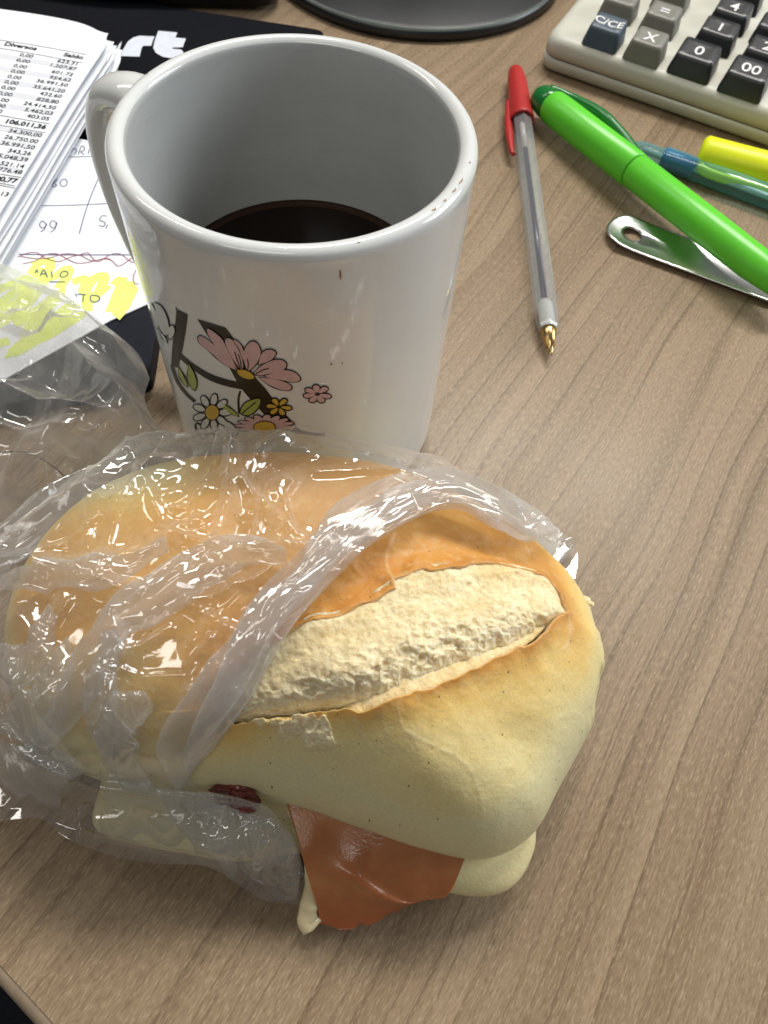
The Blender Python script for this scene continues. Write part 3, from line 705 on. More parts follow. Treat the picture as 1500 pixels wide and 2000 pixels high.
# ================================================================== plastic bag
BL = [((345, 1500), (425, 1395)), ]
def low_h(x, y):
    t, r = polar(x, y); q = np.hypot(x-BC[0], y-BC[1])/(per(RB2, t)*1.03)
    sa = np.clip(q, 0, 1)**(1/.55); ca_ = np.sqrt(np.clip(1-sa*sa, 0, 1))
    return np.where(q < 1, .0098+.0098*ca_**.8, .0098*np.clip(1-(q-1)/.06, 0, 1))
def bag_base(x, y):
    t, r = polar(x, y); r2 = r/1.035
    top = dome_z(t, np.clip(r2, 0, .985), ZT+.0012)+.0006
    fall = (1-sstep(.93, 1.22, r2)**.8)*.048
    z = np.where(r2 < .90, top, np.minimum(top, .0012+fall))
    z = z+.0035*np.clip(np.sin(t), 0, 1)*sstep(.55, .9, r2)*(1-sstep(1.0, 1.2, r2))
    return np.maximum(z, low_h(x, y)+.0013)
RIDGE = [  # folds traced over the roll: polyline, height, width
    ([(130, 1420), (190, 1290), (235, 1215), (300, 1175), (430, 1088), (530, 1088), (600, 1105)], .0042, .0042),
    ([(300, 1175), (420, 1170), (540, 1120), (640, 1080)], .0022, .003),
    ([(235, 1215), (250, 1330), (215, 1450)], .0026, .003), ([(215, 1350), (270, 1470), (340, 1490)], .0022, .003),
    ([(410, 1250), (440, 1340), (480, 1370)], .0018, .0025), ([(380, 1190), (440, 1230), (500, 1250)], .0016, .002),
    ([(455, 885), (450, 990), (420, 1085)], .0026, .0026), ([(420, 1085), (490, 920), (560, 870)], .0022, .0026),
    ([(480, 960), (580, 1060), (640, 1070)], .0020, .002), ([(160, 985), (240, 1000), (300, 930), (345, 915)], .0022, .003),
    ([(20, 1130), (130, 1120), (250, 1100), (330, 1060)], .0026, .0035), ([(70, 1130), (150, 1140), (270, 1165)], .0024, .003),
    ([(330, 1050), (400, 1070), (395, 1120)], .0016, .002), ([(290, 960), (330, 1030), (400, 1020)], .0014, .002),
    ([(60, 1230), (120, 1330), (100, 1420)], .0026, .004), ([(0, 1320), (80, 1390), (170, 1500)], .0030, .004),
    ([(225, 1250), (220, 1390), (165, 1500)], .003, .003), ([(620, 930), (740, 925), (850, 960)], .0014, .002)]
def facet(x, y, seed):
    """piecewise flat facets with straight creases"""
    i, j = np.floor(x).astype(np.int64), np.floor(y).astype(np.int64); u, v = x-i, y-j; z0 = np.zeros_like(i)
    h00, h10, h01, h11 = _h(i, j, z0, seed), _h(i+1, j, z0, seed), _h(i, j+1, z0, seed), _h(i+1, j+1, z0, seed)
    return np.where(u > v, h00+(h10-h00)*u+(h11-h10)*v, h00+(h01-h00)*v+(h11-h01)*u)
def crumple(x, y, a=1., seed=0):
    wx = x+.0030*noise(x*70, y*70, 0, seed+1); wy = y+.0030*noise(x*70, y*70, 0, seed+2)
    c, s_ = math.cos(.95), math.sin(.95); p, q = wx*c+wy*s_, -wx*s_+wy*c            # long folds run with the mouth
    f1 = facet(p*55, q*115, seed+3); f2 = facet(wx*150+wy*60, wy*190-wx*50, seed+4); f3 = facet(wx*400, wy*430+wx*120, seed+5)
    m_ = sstep(-.1, .6, noise(x*75, y*75, 0, seed+8))
    return a*(.0017*(f1+.9)+.0012*(f2+.9)*(.35+.9*m_)+.00042*(f3+.9)*m_)
def bag_z(x, y, amp=1.):
    z = bag_base(x, y)
    for P, h, wd in RIDGEW: z = z+h*np.clip(1-seg_dist(x, y, P, False)/wd, 0, 1)**1.4
    return z+crumple(x, y, amp, 100)*(1+.9*sstep(-.045, -.075, x))*(1-.55*sstep(.010, .03, x))+.004*sstep(-.05, -.08, x)*np.clip(noise(x*45, y*70, 0, 150)+.3, 0, 1)
def random_creases(n, seed, box, hmax):
    g = np.random.default_rng(seed); out = []
    for _ in range(n):
        u, v = g.uniform(box[0], box[2]), g.uniform(box[1], box[3]); a = g.normal(-.95, .55); L = g.uniform(60, 190)
        P = np.array([(u, v), (u+L*.5*math.cos(a)+g.normal(0, 8), v+L*.5*math.sin(a)+g.normal(0, 8)), (u+L*math.cos(a), v+L*math.sin(a))])
        out.append((P, g.uniform(.35, 1)*hmax, g.uniform(.0008, .0016)))
    return out
BH = lambda u, v: ray_hit(u, v, lambda x, y: bag_base(x, y)+.001)
RIDGEW = [(smooth_curve(np.array([BH(*q) for q in L])[:, :2], 40), h, wd) for L, h, wd in RIDGE]
RIDGEW += [(resample(np.array([BH(*q) for q in L])[:, :2], 10), h, wd) for L, h, wd in random_creases(70, 7, (-20, 880, 560, 1500), .0011)]
bag = Root('plastic_bag', 'crumpled clear plastic bag pulled back over the left half of the sandwich', 'plastic bag', (S(150, 1300, 0)[0], S(150, 1300, 0)[1], 0))
mouth_px = [(1120, 1072), (1058, 1052), (973, 1033), (900, 996), (833, 1005), (765, 1040), (705, 1086), (604, 1187), (540, 1280), (490, 1370), (425, 1455), (372, 1520)]
MW = [BH(*q) for q in mouth_px]
back0 = S(1166, 1142, .016)
MW = [back0, S(1156, 1112, .020)]+MW
frontpts = [S(430, 1566, .0245), S(520, 1588, .0235), S(570, 1640, .019), S(592, 1700, .011), S(588, 1771, .0015)]
mouth = np.array([p[:2] for p in MW]+[p[:2] for p in frontpts])
frontc = np.array([S(u, v, .001)[:2] for u, v in [(588, 1771), (517, 1760), (471, 1732), (413, 1704), (289, 1690), (207, 1672), (140, 1642), (88, 1606), (0, 1610), (-120, 1604)]])
ths = np.linspace(.25, math.pi*.93, 14)
backc = np.array([back0[:2]]+[[BC[0]+per(RB, a)*1.235*math.cos(a), BC[1]+per(RB, a)*1.235*math.sin(a)] for a in ths])
# keep the film off the mug
dm = backc-MC; L_ = np.linalg.norm(dm, axis=1, keepdims=True); backc = np.where(L_ < .0392, MC+dm/L_*.0392, backc)
leftc = np.array([[-.125, .085], [-.130, .060], [-.125, .030]])
def nearest(x, y, poly):
    P = np.asarray(poly); Q = np.roll(P, -1, 0); d = np.full(x.shape, 1e9); nx, ny = x.copy(), y.copy()
    for (ax, ay), (bx, by) in zip(P, Q):
        ex, ey = bx-ax, by-ay; t = np.clip(((x-ax)*ex+(y-ay)*ey)/(ex*ex+ey*ey+1e-18), 0, 1); qx, qy = ax+t*ex, ay+t*ey
        dd = (x-qx)**2+(y-qy)**2; m_ = dd < d; d = np.where(m_, dd, d); nx = np.where(m_, qx, nx); ny = np.where(m_, qy, ny)
    return nx, ny
def masked_sheet(poly, zfun, h):
    poly = np.asarray(poly); lo, hi = poly.min(0)-2*h, poly.max(0)+2*h
    xs = np.arange(lo[0], hi[0], h); ys = np.arange(lo[1], hi[1], h); X, Y = np.meshgrid(xs, ys); sdp = seg_dist(X, Y, poly)
    F = grid_faces(len(ys), len(xs)); ins = (sdp < 0).ravel(); F = F[ins[F].sum(1) >= 1]
    used = np.unique(F); mp = np.full(X.size, -1); mp[used] = np.arange(len(used)); x, y = X.ravel()[used].copy(), Y.ravel()[used].copy()
    out = ~ins[used]; x[out], y[out] = nearest(x[out], y[out], poly)
    return np.stack([x, y, zfun(x, y)], -1), mp[F]
filmpoly = np.vstack([smooth_curve(mouth, 160), smooth_curve(frontc, 120)[1:], leftc[::-1], smooth_curve(backc, 120)[::-1][:-1]])
def film_z(x, y):
    z = bag_z(x, y); dm = np.hypot(x-MC[0], y-MC[1])
    return np.maximum(z, .0006)
V, F = masked_sheet(filmpoly, film_z, .00042)
dm = np.hypot(V[:, 0]-MC[0], V[:, 1]-MC[1]); push = np.clip(.0386-dm, 0, .02); V[:, 0] += push*(V[:, 0]-MC[0])/dm; V[:, 1] += push*(V[:, 1]-MC[1])/dm
bag.part('film', V, F, M['film'])
# folded hem along the mouth: a flattened, wrinkled roll of film
def hem(path2, width, lift, hgt, seed, name, mat, inset=.5, n=300, k=44, taper=.0):
    P = smooth_curve(path2, n); Tn = np.gradient(P, axis=0); Tn /= np.linalg.norm(Tn, axis=1, keepdims=True); Nn = np.stack([-Tn[:, 1], Tn[:, 0]], -1)
    s = np.linspace(0, 1, n)[:, None]; a = np.arange(k)[None]*2*math.pi/k
    wd = width*(taper+(1-taper)*np.sin(np.clip(s, 0, 1)*math.pi)**.55+.02)*(1+.25*noise(s*9, 0, 0, seed))
    off = (np.cos(a)*.5+inset)*wd
    X = P[:, :1]+Nn[:, :1]*off*SIDE; Y = P[:, 1:]+Nn[:, 1:]*off*SIDE
    zc = bag_base(X, Y)
    s = s+0*off
    fold = .0011*np.abs(noise(s*6+off*40, off*430+.9*noise(s*8, 0, 0, seed), 0, seed+2))+.0009*(facet(s*15+off*120, off*210+s*4, seed+7)+.8)+.0003*np.abs(noise(s*16, off*900, 0, seed+3))
    Zq = zc+lift+hgt*np.sin(a)*(1+.4*noise(s*12, 0, 0, seed+5))+fold*np.sign(np.sin(a)+.3)
    V = np.stack([X, Y, np.maximum(Zq, .0008)], -1).reshape(-1, 3)
    return bag.part(name, V, grid_faces(n, k, True), mat)
mm = np.array([p[:2] for p in MW[2:]]+[S(352, 1552, .0265)[:2]])
mid = mm[len(mm)//2]; dd = mm[len(mm)//2+1]-mid; nn = np.array([-dd[1], dd[0]]); tgt = S(300, 1150, .04)[:2]-mid
SIDE = 1. if nn@tgt > 0 else -1.
hem(mm, .0108, .0020, .0013, 301, 'folded_hem', M['film_hem'], taper=.25)
hem(mm[2:-1], .0060, .0036, .0010, 311, 'folded_hem', M['film_hem'], .75)
lowm = np.array([S(318, 1552, .0262)[:2], S(370, 1560, .0255)[:2]]+[p[:2] for p in frontpts[:4]])
hem(lowm, .010, .0022, .0014, 321, 'folded_hem', M['film_hem'], .45)
PLEATS = [([(60, 1480), (130, 1400), (200, 1280), (240, 1215), (300, 1180), (400, 1115), (480, 1085), (560, 1095)], .0075, .0030, .0012),
          ([(231, 1240), (202, 1374), (207, 1428), (223, 1514)], .0060, .0028, .0014), ([(298, 1374), (240, 1410), (248, 1500), (300, 1545)], .0065, .0028, .0012),
          ([(0, 1423), (91, 1390), (145, 1262)], .0070, .0030, .0015), ([(-20, 1500), (74, 1518), (165, 1500)], .0060, .0030, .0014), ([(-20, 1330), (60, 1300), (110, 1200)], .006, .0030, .0013),
          ([(0, 1150), (90, 1130), (230, 1120), (330, 1070)], .0050, .0026, .0010)]
for q, (L, wd, lf, hg) in enumerate(PLEATS): hem(np.array([BH(*p) for p in L])[:, :2], wd, lf, hg, 331+11*q, 'pleat', M['film_hem'], 0., 180, 32)
# loose front panel of film hanging from the roll to the desk
fa = P3([(215, 1500, .030), (300, 1530, .029), (380, 1545, .028), (460, 1572, .0265), (530, 1592, .0245), (568, 1620, .021)])
fb = P3([(190, 1640, .004), (270, 1655, .0035), (350, 1668, .003), (430, 1690, .0028), (500, 1722, .0025), (545, 1752, .002)])
fl_ = P3([(215, 1500, .030), (200, 1560, .022), (190, 1610, .010), (190, 1640, .004)]); fr_ = P3([(568, 1620, .021), (588, 1680, .014), (580, 1730, .006), (545, 1752, .002)])
G = coons(smooth_curve(fa, 260), smooth_curve(fb, 260), smooth_curve(fl_, 160), smooth_curve(fr_, 160))
t_ = np.linspace(0, 1, 160)[:, None]; s1_ = np.linspace(0, 1, 260)[None]
wv_ = .0016*np.sin(s1_*17+2.2*noise(s1_*4, t_*2, 0, 501))*np.sin(t_*math.pi*.9+.2)+.0014*np.abs(noise(G[..., 0]*160, G[..., 1]*160, 0, 503))+.0006*np.abs(noise(G[..., 0]*420, G[..., 1]*420, 0, 505))
G[..., 1] -= .0022*np.sin(t_*math.pi)+wv_*.9; G[..., 2] += wv_*.5
G[..., 2] = np.maximum(G[..., 2], .0008)
bag.part('front_panel', G.reshape(-1, 3), grid_faces(160, 260), M['film_hem'])
# loose tail of the bag lying over the papers
tailN, tailM = 420, 320
t_top = np.array([S(u, v, .02)[:2] for u, v in [(-160, 430), (-40, 470), (40, 500), (120, 545), (200, 605), (258, 655), (282, 705)]])
t_right = np.array([S(u, v, z)[:2] for u, v, z in [(282, 705, .02), (276, 755, .017), (290, 800, .014), (318, 838, .012), (372, 868, .012)]])
t_bot = np.array([S(u, v, z)[:2] for u, v, z in [(-160, 1080, .02), (0, 1050, .02), (120, 1000, .02), (240, 930, .015), (372, 868, .012)]])
t_left = np.array([S(-160, 430, .02)[:2], S(-160, 700, .02)[:2], S(-160, 1080, .02)[:2]])
G = coons(smooth_curve(t_top, tailN), smooth_curve(t_bot, tailN), smooth_curve(t_left, tailM), smooth_curve(t_right, tailM))
X, Y = G[..., 0], G[..., 1]
TR = [([(-40, 720), (90, 690), (130, 680), (200, 760), (290, 835)], .010, .010), ([(130, 680), (180, 670), (262, 700)], .007, .006), ([(0, 560), (90, 600), (180, 640), (250, 660)], .006, .008), ([(-20, 620), (60, 640), (170, 650)], .005, .006),
      ([(-40, 760), (100, 800), (200, 830), (300, 860)], .007, .008), ([(0, 830), (100, 850), (230, 860)], .004, .005), ([(10, 650), (25, 690), (60, 700)], .004, .004)]
Zt_ = np.full(X.shape, .0155)
for L, h, wd in TR:
    P = smooth_curve(np.array([S(u, v, .022)[:2] for u, v in L]), 40); Zt_ = Zt_+h*np.clip(1-seg_dist(X, Y, P, False)/wd, 0, 1)**1.5
tt = np.linspace(0, 1, tailM)[:, None]; ss = np.linspace(0, 1, tailN)[None]
edge = np.minimum(np.minimum(tt*6, 1), np.minimum((1-ss)*7, 1)); 
Zt_ = .0125+(Zt_-.0125+crumple(X, Y, 1.3, 400)+.004*(fbm(X*26, Y*26, 0, 410, 2)+.4))*np.clip(edge, .0, 1)
Zt_ = Zt_-.010*sstep(.75, 1., tt)*(Y < .13)
V = np.stack([X, Y, np.maximum(Zt_, .0012)], -1).reshape(-1, 3)
bag.part('loose_tail', V, grid_faces(tailM, tailN), M['film_tail'])
# hair lying on the bag
hc = smooth_curve(P3([(-20, 884, .019), (40, 882, .020), (75, 893, .021), (115, 920, .020), (132, 940, .017)]), 50)
V, F = sweep(hc, .00011, 6); c0 = hc[-1].copy()
hr = obj('hair_strand', V-c0, F, M['hair']); hr.location = c0; tag(hr, 'thin dark hair lying on the loose plastic bag', 'hair')

# ================================================================== papers, pad, notebook (left)
def slab(P2, z0, z1, rad=0., seg=5):
    """prism from a convex plan polygon with rounded corners"""
    P2 = [np.asarray(p, float)[:2] for p in P2]; out = []
    for i, p in enumerate(P2):
        if not rad: out.append(p); continue
        a = P2[i-1]-p; b = P2[(i+1) % len(P2)]-p; a /= np.linalg.norm(a); b /= np.linalg.norm(b)
        A, B = p+a*rad, p+b*rad
        for f in np.linspace(0, 1, seg+1): out.append((1-f)**2*A+2*f*(1-f)*p+f*f*B)
    out = np.array(out); n = len(out); c = out.mean(0); bev = min(.0006, (z1-z0)*.3)
    def ring(z, ins):
        d = c-out; L = np.linalg.norm(d, axis=1, keepdims=True); q = out+d/L*ins; return np.c_[q, np.full(n, z)]
    V = np.vstack([ring(z0, 0), ring(z1-bev, 0), ring(z1-bev*.3, bev*.3), ring(z1, bev)])
    F = grid_faces(4, n, True).tolist()+[list(range(n))[::-1], [3*n+i for i in range(n)]]
    return V, F
def single(name, V, F, mat, label, cat, smooth=False, group=None):
    V = np.asarray(V, float); c = np.array([V[:, 0].mean(), V[:, 1].mean(), V[:, 2].min()])
    o = obj(name, V-c, F, mat, None, smooth); o.location = c; tag(o, label, cat, group); return o
# mouse pad with white lettering
pz = .003
pad = Root('mouse_pad', 'black mouse pad with bold white lettering beside the mug', 'mouse pad', (-.17, .32, 0))
farR = S(640, 60, pz)[:2]; farL = S(0, -38, pz)[:2]-np.array([.12, -.012]); nearL = S(60, 240, pz)[:2]-np.array([.12, -.02]); nearR = S(330, 305, pz)[:2]
V, F = slab([nearL, nearR, farR, farL], 0, pz, .006); pad.part('pad', V, F, M['black_fabric'])
def Z1(p): return (p[0]/3.75, p[1]/3.75)
def flat_poly(P, z, mp=lambda p: p):
    return [S(*mp(p), z) for p in P]
def polyset(polys, z, mp):
    from mathutils.geometry import tessellate_polygon
    V, F = [], []
    for P in polys:
        W = [S(*mp(p), z) for p in P]; b = len(V); V += W
        for t in tessellate_polygon([[Vector(q) for q in W]]):
            t = [b+i for i in t]; a, bb, c = [np.asarray(V[i]) for i in t]
            F.append(t if np.cross(bb-a, c-a)[2] > 0 else t[::-1])
    return V, F
rr_ = [(885, 410), (900, 365), (935, 305), (975, 275), (1020, 262), (1132, 266), (1118, 300), (1108, 335), (1050, 335), (1038, 350), (1030, 385), (1022, 414)]
tt_ = [(1160, 225), (1298, 238), (1285, 275), (1362, 282), (1345, 325), (1340, 345), (1262, 348), (1262, 356), (1330, 364), (1345, 385), (1330, 410), (1250, 425), (1190, 415), (1140, 385), (1122, 350), (1135, 290)]
aa_ = [(835, 412), (848, 375), (868, 330), (893, 300), (880, 350), (858, 412)]
V, F = polyset([rr_, tt_, aa_], pz+.00015, Z1); pad.part('lettering', V, F, M['logo'], smooth=False)
# black device behind the pad
V, F = slab([S(-200, -60, .004), S(200, 0, .004), S(540, 8, .004), S(560, -120, .004), S(-200, -260, .004)], 0.0031, .016, .008)
single('keyboard', V, F, M['black_plastic'], 'black device edge behind the mouse pad', 'keyboard', True)
# round black stand base
dc = np.array([-.0129, .4488]); dr = .0755
st_ = Root('stand_base', 'round black stand base with thin grey rim standing behind the mug', 'stand base', (dc[0], dc[1], 0))
V, F = lathe([(0, 0), (dr-.0015, 0), (dr, .0012), (dr, .0040), (dr-.001, .0052), (dr-.0022, .0056), (dr-.0035, .0060), (dr*.5, .0085), (0, .0095)], 160, dc, False, False); st_.part('disc', V, F, M['black_plastic'])
V, F = lathe([(dr-.0005, .0048), (dr-.0012, .0056), (dr-.0020, .0059), (dr-.0024, .0052)], 160, dc, False, False); st_.part('rim_ring', V, F, plain('grey_rim', (.085, .10, .09), .35, .5))
V, F = lathe([(.016, .009), (.016, .02), (.013, .024), (.012, .20), (0, .20)], 40, dc+np.array([0, .02]), False, False); st_.part('stem', V, F, M['black_plastic'])
# notebook under the papers
nz = .0065
V, F = slab([S(316, 582, nz), S(291, 738, nz), S(-150, 880, nz)-np.array([.03, 0, 0]), S(-150, 600, nz)-np.array([.03, 0, 0]), S(230, 420, nz)], 0, nz, .003)
single('notebook', V, F, M['navy'], 'dark notebook corner beneath handwritten sheet and bag', 'notebook')
# handwritten sheet
hz = .0072
hand = Root('handwritten_sheet', 'white sheet with handwritten table and yellow marker strokes under the mug handle', 'paper sheet', (S(150, 420, 0)[0], S(150, 420, 0)[1], nz))
HW = lambda p: (p[0]/3.333, 350+p[1]/3.333)     # tracing frame of the handwriting
corner = [(330, 545), (300, 588), (215, 626), (0, 745), (-150, 840), (-150, 300), (60, 250), (150, 270), (200, 280), (330, 300)]
W = np.array([S(u, v, hz) for u, v in corner]); dmv = W[:, :2]-MC; L_ = np.linalg.norm(dmv, axis=1, keepdims=True)
W[:, :2] = np.where(L_ < .0375, MC+dmv/L_*.0375, W[:, :2])
n = len(W); hand.part('sheet', np.vstack([W, W-np.array([0, 0, .0004])]), [list(range(n))[::-1], [n+i for i in range(n)]]+[[i, (i+1) % n, n+(i+1) % n, n+i] for i in range(n)], M['paper'], smooth=False)
def strokes(lines, wd, z, mp, sm=True, rise=1.5e-7):
    V, F = [], []
    for L in lines:
        P = np.array([S(*mp(p), z) for p in L])[:, :2]
        P = smooth_curve(P, max(8, 7*len(L))) if sm and len(P) > 2 else resample(P, max(6, len(P)))
        T_ = np.gradient(P, axis=0); T_ /= np.linalg.norm(T_, axis=1, keepdims=True)+1e-12; N_ = np.stack([-T_[:, 1], T_[:, 0]], -1)
        b = len(V)
        for i_, (p, q) in enumerate(zip(P, N_)):
            zi = z+rise*(i_+b*.5); V += [[*(p-q*wd/2), zi], [*(p+q*wd/2), zi]]
        F += (grid_faces(len(P), 2)+b).tolist()
    return V, F
ID = lambda p: p
ink = [[(640, -5), (600, 90), (560, 200), (515, 355)], [(270, 172), (480, 168), (700, 158)], [(440, -146), (690, -150)],
       [(300, 290), (275, 272), (258, 295), (275, 318), (302, 300), (300, 290), (290, 325), (262, 342)], [(365, 278), (340, 270), (325, 295), (345, 318), (368, 298), (366, 280), (360, 320), (330, 345)],
       [(695, 240), (665, 238), (648, 265), (672, 275), (685, 290), (670, 308), (645, 300)], [(700, 295), (690, 320)],
       [(375, -5), (355, 5), (350, 25), (370, 40), (350, 50), (338, 30), (375, 5)], [(410, 0), (392, 20), (400, 42), (425, 45), (438, 20), (425, 0), (408, 0)],
       [(455, -170), (480, -200), (500, -185), (485, -160)], [(510, -160), (530, -215), (550, -205), (545, -185), (525, -180), (548, -160)], [(575, -165), (585, -195), (635, -195), (625, -170), (590, -165)],
       [(120, 488), (400, 492), (850, 492)],
       [(228, 612), (240, 590), (246, 610)], [(262, 630), (285, 590), (310, 640)], [(270, 615), (305, 618)], [(335, 600), (340, 640)], [(395, 615), (412, 600), (438, 605), (440, 622), (415, 638), (393, 630), (395, 615)], [(322, 668), (425, 668)],
       [(492, 745), (500, 765)], [(505, 748), (560, 752)], [(545, 752), (540, 800)], [(600, 755), (640, 762), (648, 785), (620, 800), (592, 790), (590, 765), (600, 755)], [(374, 558), (378, 562)]]
V, F = strokes(ink, .00030, hz+.00012, HW); hand.part('handwriting', V, F, M['ink'], smooth=False)
red = [[(115, 505), (180, 480), (240, 478), (300, 515), (380, 535), (450, 510), (520, 490), (570, 478), (600, 510), (640, 535), (720, 490), (780, 485), (830, 520), (870, 545)],
       [(150, 550), (230, 530), (300, 490), (370, 485), (440, 520), (500, 545), (580, 540), (660, 520), (720, 525), (770, 565), (820, 540), (860, 510)],
       [(130, 500), (220, 515), (320, 512), (420, 485), (520, 495), (600, 530), (700, 515), (760, 560)], [(885, 590), (868, 640), (878, 680), (905, 680)]]
V, F = strokes(red, .00026, hz+.00016, HW); hand.part('red_doodle', V, F, M['redink'], smooth=False)
yel = [[(210, 560), (320, 530), (310, 600), (200, 590), (330, 640), (440, 580), (430, 640), (380, 710)], [(470, 670), (560, 650), (540, 740), (610, 650), (680, 630), (640, 740), (580, 800), (700, 690)],
       [(740, 690), (800, 650), (720, 870), (840, 660), (760, 900), (880, 690), (800, 850)], [(560, 700), (570, 860)], [(0, 900), (300, 640), (100, 950), (420, 720), (150, 1020), (500, 800), (250, 1050), (560, 860), (60, 1150), (350, 900)], [(-100, 760), (200, 640), (-100, 900), (150, 800), (-150, 1100), (60, 1050)]]
V, F = strokes(yel, .0034, hz+.00003, HW); hand.part('marker_stroke', V, F, M['marker_y'], smooth=False)
# printed report: a fanned stack of sheets
rep = Root('printed_report', 'stack of printed account sheets with columns of figures', 'document', (S(60, 300, 0)[0], S(60, 300, 0)[1], pz))
rz = .0195
row_d = np.array([1., -.048, 0]); row_d /= np.linalg.norm(row_d); col_d = np.array([row_d[1], -row_d[0], 0])
TR0 = S(238, 48, rz)
TOPO = TR0*np.array([1, 1, 0])+np.array([-.0024, 0, 0])
def page_z(P):
    P = np.asarray(P, float); d = P-TOPO; x = d@row_d; y = d@col_d
    return rz-.0020*np.exp(-((x/.022)**2))*(.45+.55*np.exp(-(y/.03)**2))
def on_page(V, off):
    V = np.array(V, float); V[:, 2] = page_z(V)+off+(V[:, 2]-V[:, 2].min()); return V
def page(z, dx, dy, rot, curl, seed, name='sheet'):
    c, s = math.cos(rot), math.sin(rot); a = np.array([c*row_d[0]-s*row_d[1], s*row_d[0]+c*row_d[1], 0]); b = np.array([a[1], -a[0], 0])
    o = TR0.copy(); o[2] = 0; o = o+np.array([dx, dy, 0]); nu, nv = 60, 60
    V = []
    for j in range(nv):
        for i in range(nu):
            x = -.19*(i/(nu-1))**1.6; y = .200*(j/(nv-1))**1.5
            zz = z-curl*math.exp(-((x/.022)**2))*(.45+.55*math.exp(-(y/.03)**2))+(.0004*float(noise(x*30, y*30, 0, seed)) if seed < 90 else 0)
            ex_ = .004*math.exp(-((x+.0)/.01)**2-(y/.01)**2)
            V.append(o+a*(x-ex_*.6)+b*(y+ex_)+np.array([0, 0, zz]))
    return rep.part(name, V, grid_faces(nv, nu), M['paper'])
for k in range(7): page(.0098+.0013*k, .0012-.0004*k+.0005*math.sin(k*2.1), .004*math.sin(k*1.7)-.002, .010*math.sin(k*2.6)*.5, .0030*k/6, 60+k)
page(rz, -.0024, 0, 0, .0020, 90)
V, F = slab([TR0[:2]+np.array([-.004, -.001]), TR0[:2]+row_d[:2]*-.19, TR0[:2]+row_d[:2]*-.19+col_d[:2]*.19, TR0[:2]+col_d[:2]*.19+np.array([-.004, 0])], .0072, .0097); rep.part('sheet_block', V, F, M['paper'], smooth=False)
def text_mesh(body, size, bold=0., align='RIGHT'):
    cu = bpy.data.curves.new('t', 'FONT'); cu.body = body; cu.size = size; cu.align_x = align; cu.offset = bold; cu.resolution_u = 3
    o = bpy.data.objects.new('t', cu); COL.objects.link(o); dg = bpy.context.evaluated_depsgraph_get(); dg.update()
    me = bpy.data.meshes.new_from_object(o.evaluated_get(dg)); V = np.array([v.co[:] for v in me.vertices]); F = [list(p.vertices) for p in me.polygons]
    bpy.data.objects.remove(o); bpy.data.curves.remove(cu); bpy.data.meshes.remove(me)
    return V.reshape(-1, 3), F
TVs, TFs = [], []
def put(body, px, size, bold=0., align='RIGHT'):
    V, F = text_mesh(body, size, bold, align); o = S(*px, rz); b = sum(len(v) for v in TVs)
    TVs.append(o+V[:, :1]*row_d-V[:, 1:2]*col_d); TFs.extend([[i+b for i in f] for f in F])
rows = [((565, 458), '623.31'), ((548, 497), '1.207,87'), ((525, 540), '601.72'), ((510, 582), '954,62'), ((487, 620), '36.991,50'), ((465, 664), '35.641,20'), ((443, 702), '432.60'), ((420, 745), '828,80'), ((400, 787), '24.414,50'), ((378, 829), '5.462,03'), ((352, 868), '403.05'),
        ((295, 990), '34.300,00'), ((268, 1035), '26.750.00'), ((243, 1080), '36.991,50'), ((217, 1124), '343,26'), ((193, 1170), '5.048,39'), ((165, 1217), '521.14'), ((150, 1262), '776.48'), ((52, 1424), '13')]
for p, s_ in rows: put(s_, Z1(p), .0031, .00004)
put('Diversos', Z1((262, 362)), .0036, .00012); put('Saldo', Z1((598, 410)), .0036, .00012); put('106.011,36', Z1((325, 930)), .0034, .00014); put('90,77', Z1((110, 1326)), .0034, .00014)
for i, (x, y) in enumerate([(235, 418), (212, 458), (190, 498), (172, 538), (148, 578), (127, 618), (104, 658), (82, 702), (57, 744), (32, 786), (8, 824)]): put('0,00', Z1((x, y)), .0031, .00004)
rep.part('printed_figures', on_page(np.vstack(TVs), .00012), TFs, M['print'], smooth=False)
def rule(a, b, wd, zz=.0010):
    return strokes([[np.asarray(a)+(np.asarray(b)-np.asarray(a))*q for q in np.linspace(0, 1, 24)]], wd, rz, Z1, False, 0.)
Vs, Fs = [], []
for a, b, wd in (((-60, 286), (628, 372), .0003), ((-60, 345), (596, 436), .0003), ((-60, 830), (357, 891), .0003), ((-60, 900), (326, 956), .0003), ((-60, 1254), (148, 1283), .0003), ((-60, 1318), (104, 1346), .0003), ((-60, 1332), (104, 1362), .0003)):
    V, F = rule(a, b, wd); rep.part('printed_rule', on_page(V, .00009), F, M['print'], smooth=False)
Vs, Fs = [], []
for (x, y) in [(548, 477), (510, 562), (465, 645), (420, 726), (378, 810), (295, 968), (243, 1058), (193, 1148), (150, 1240)]:
    V, F = rule((x-820, y-104), (x+8, y+1), .0030, .0008); rep.part('grey_row', on_page(V, .00005), F, M['stripe'], smooth=False)

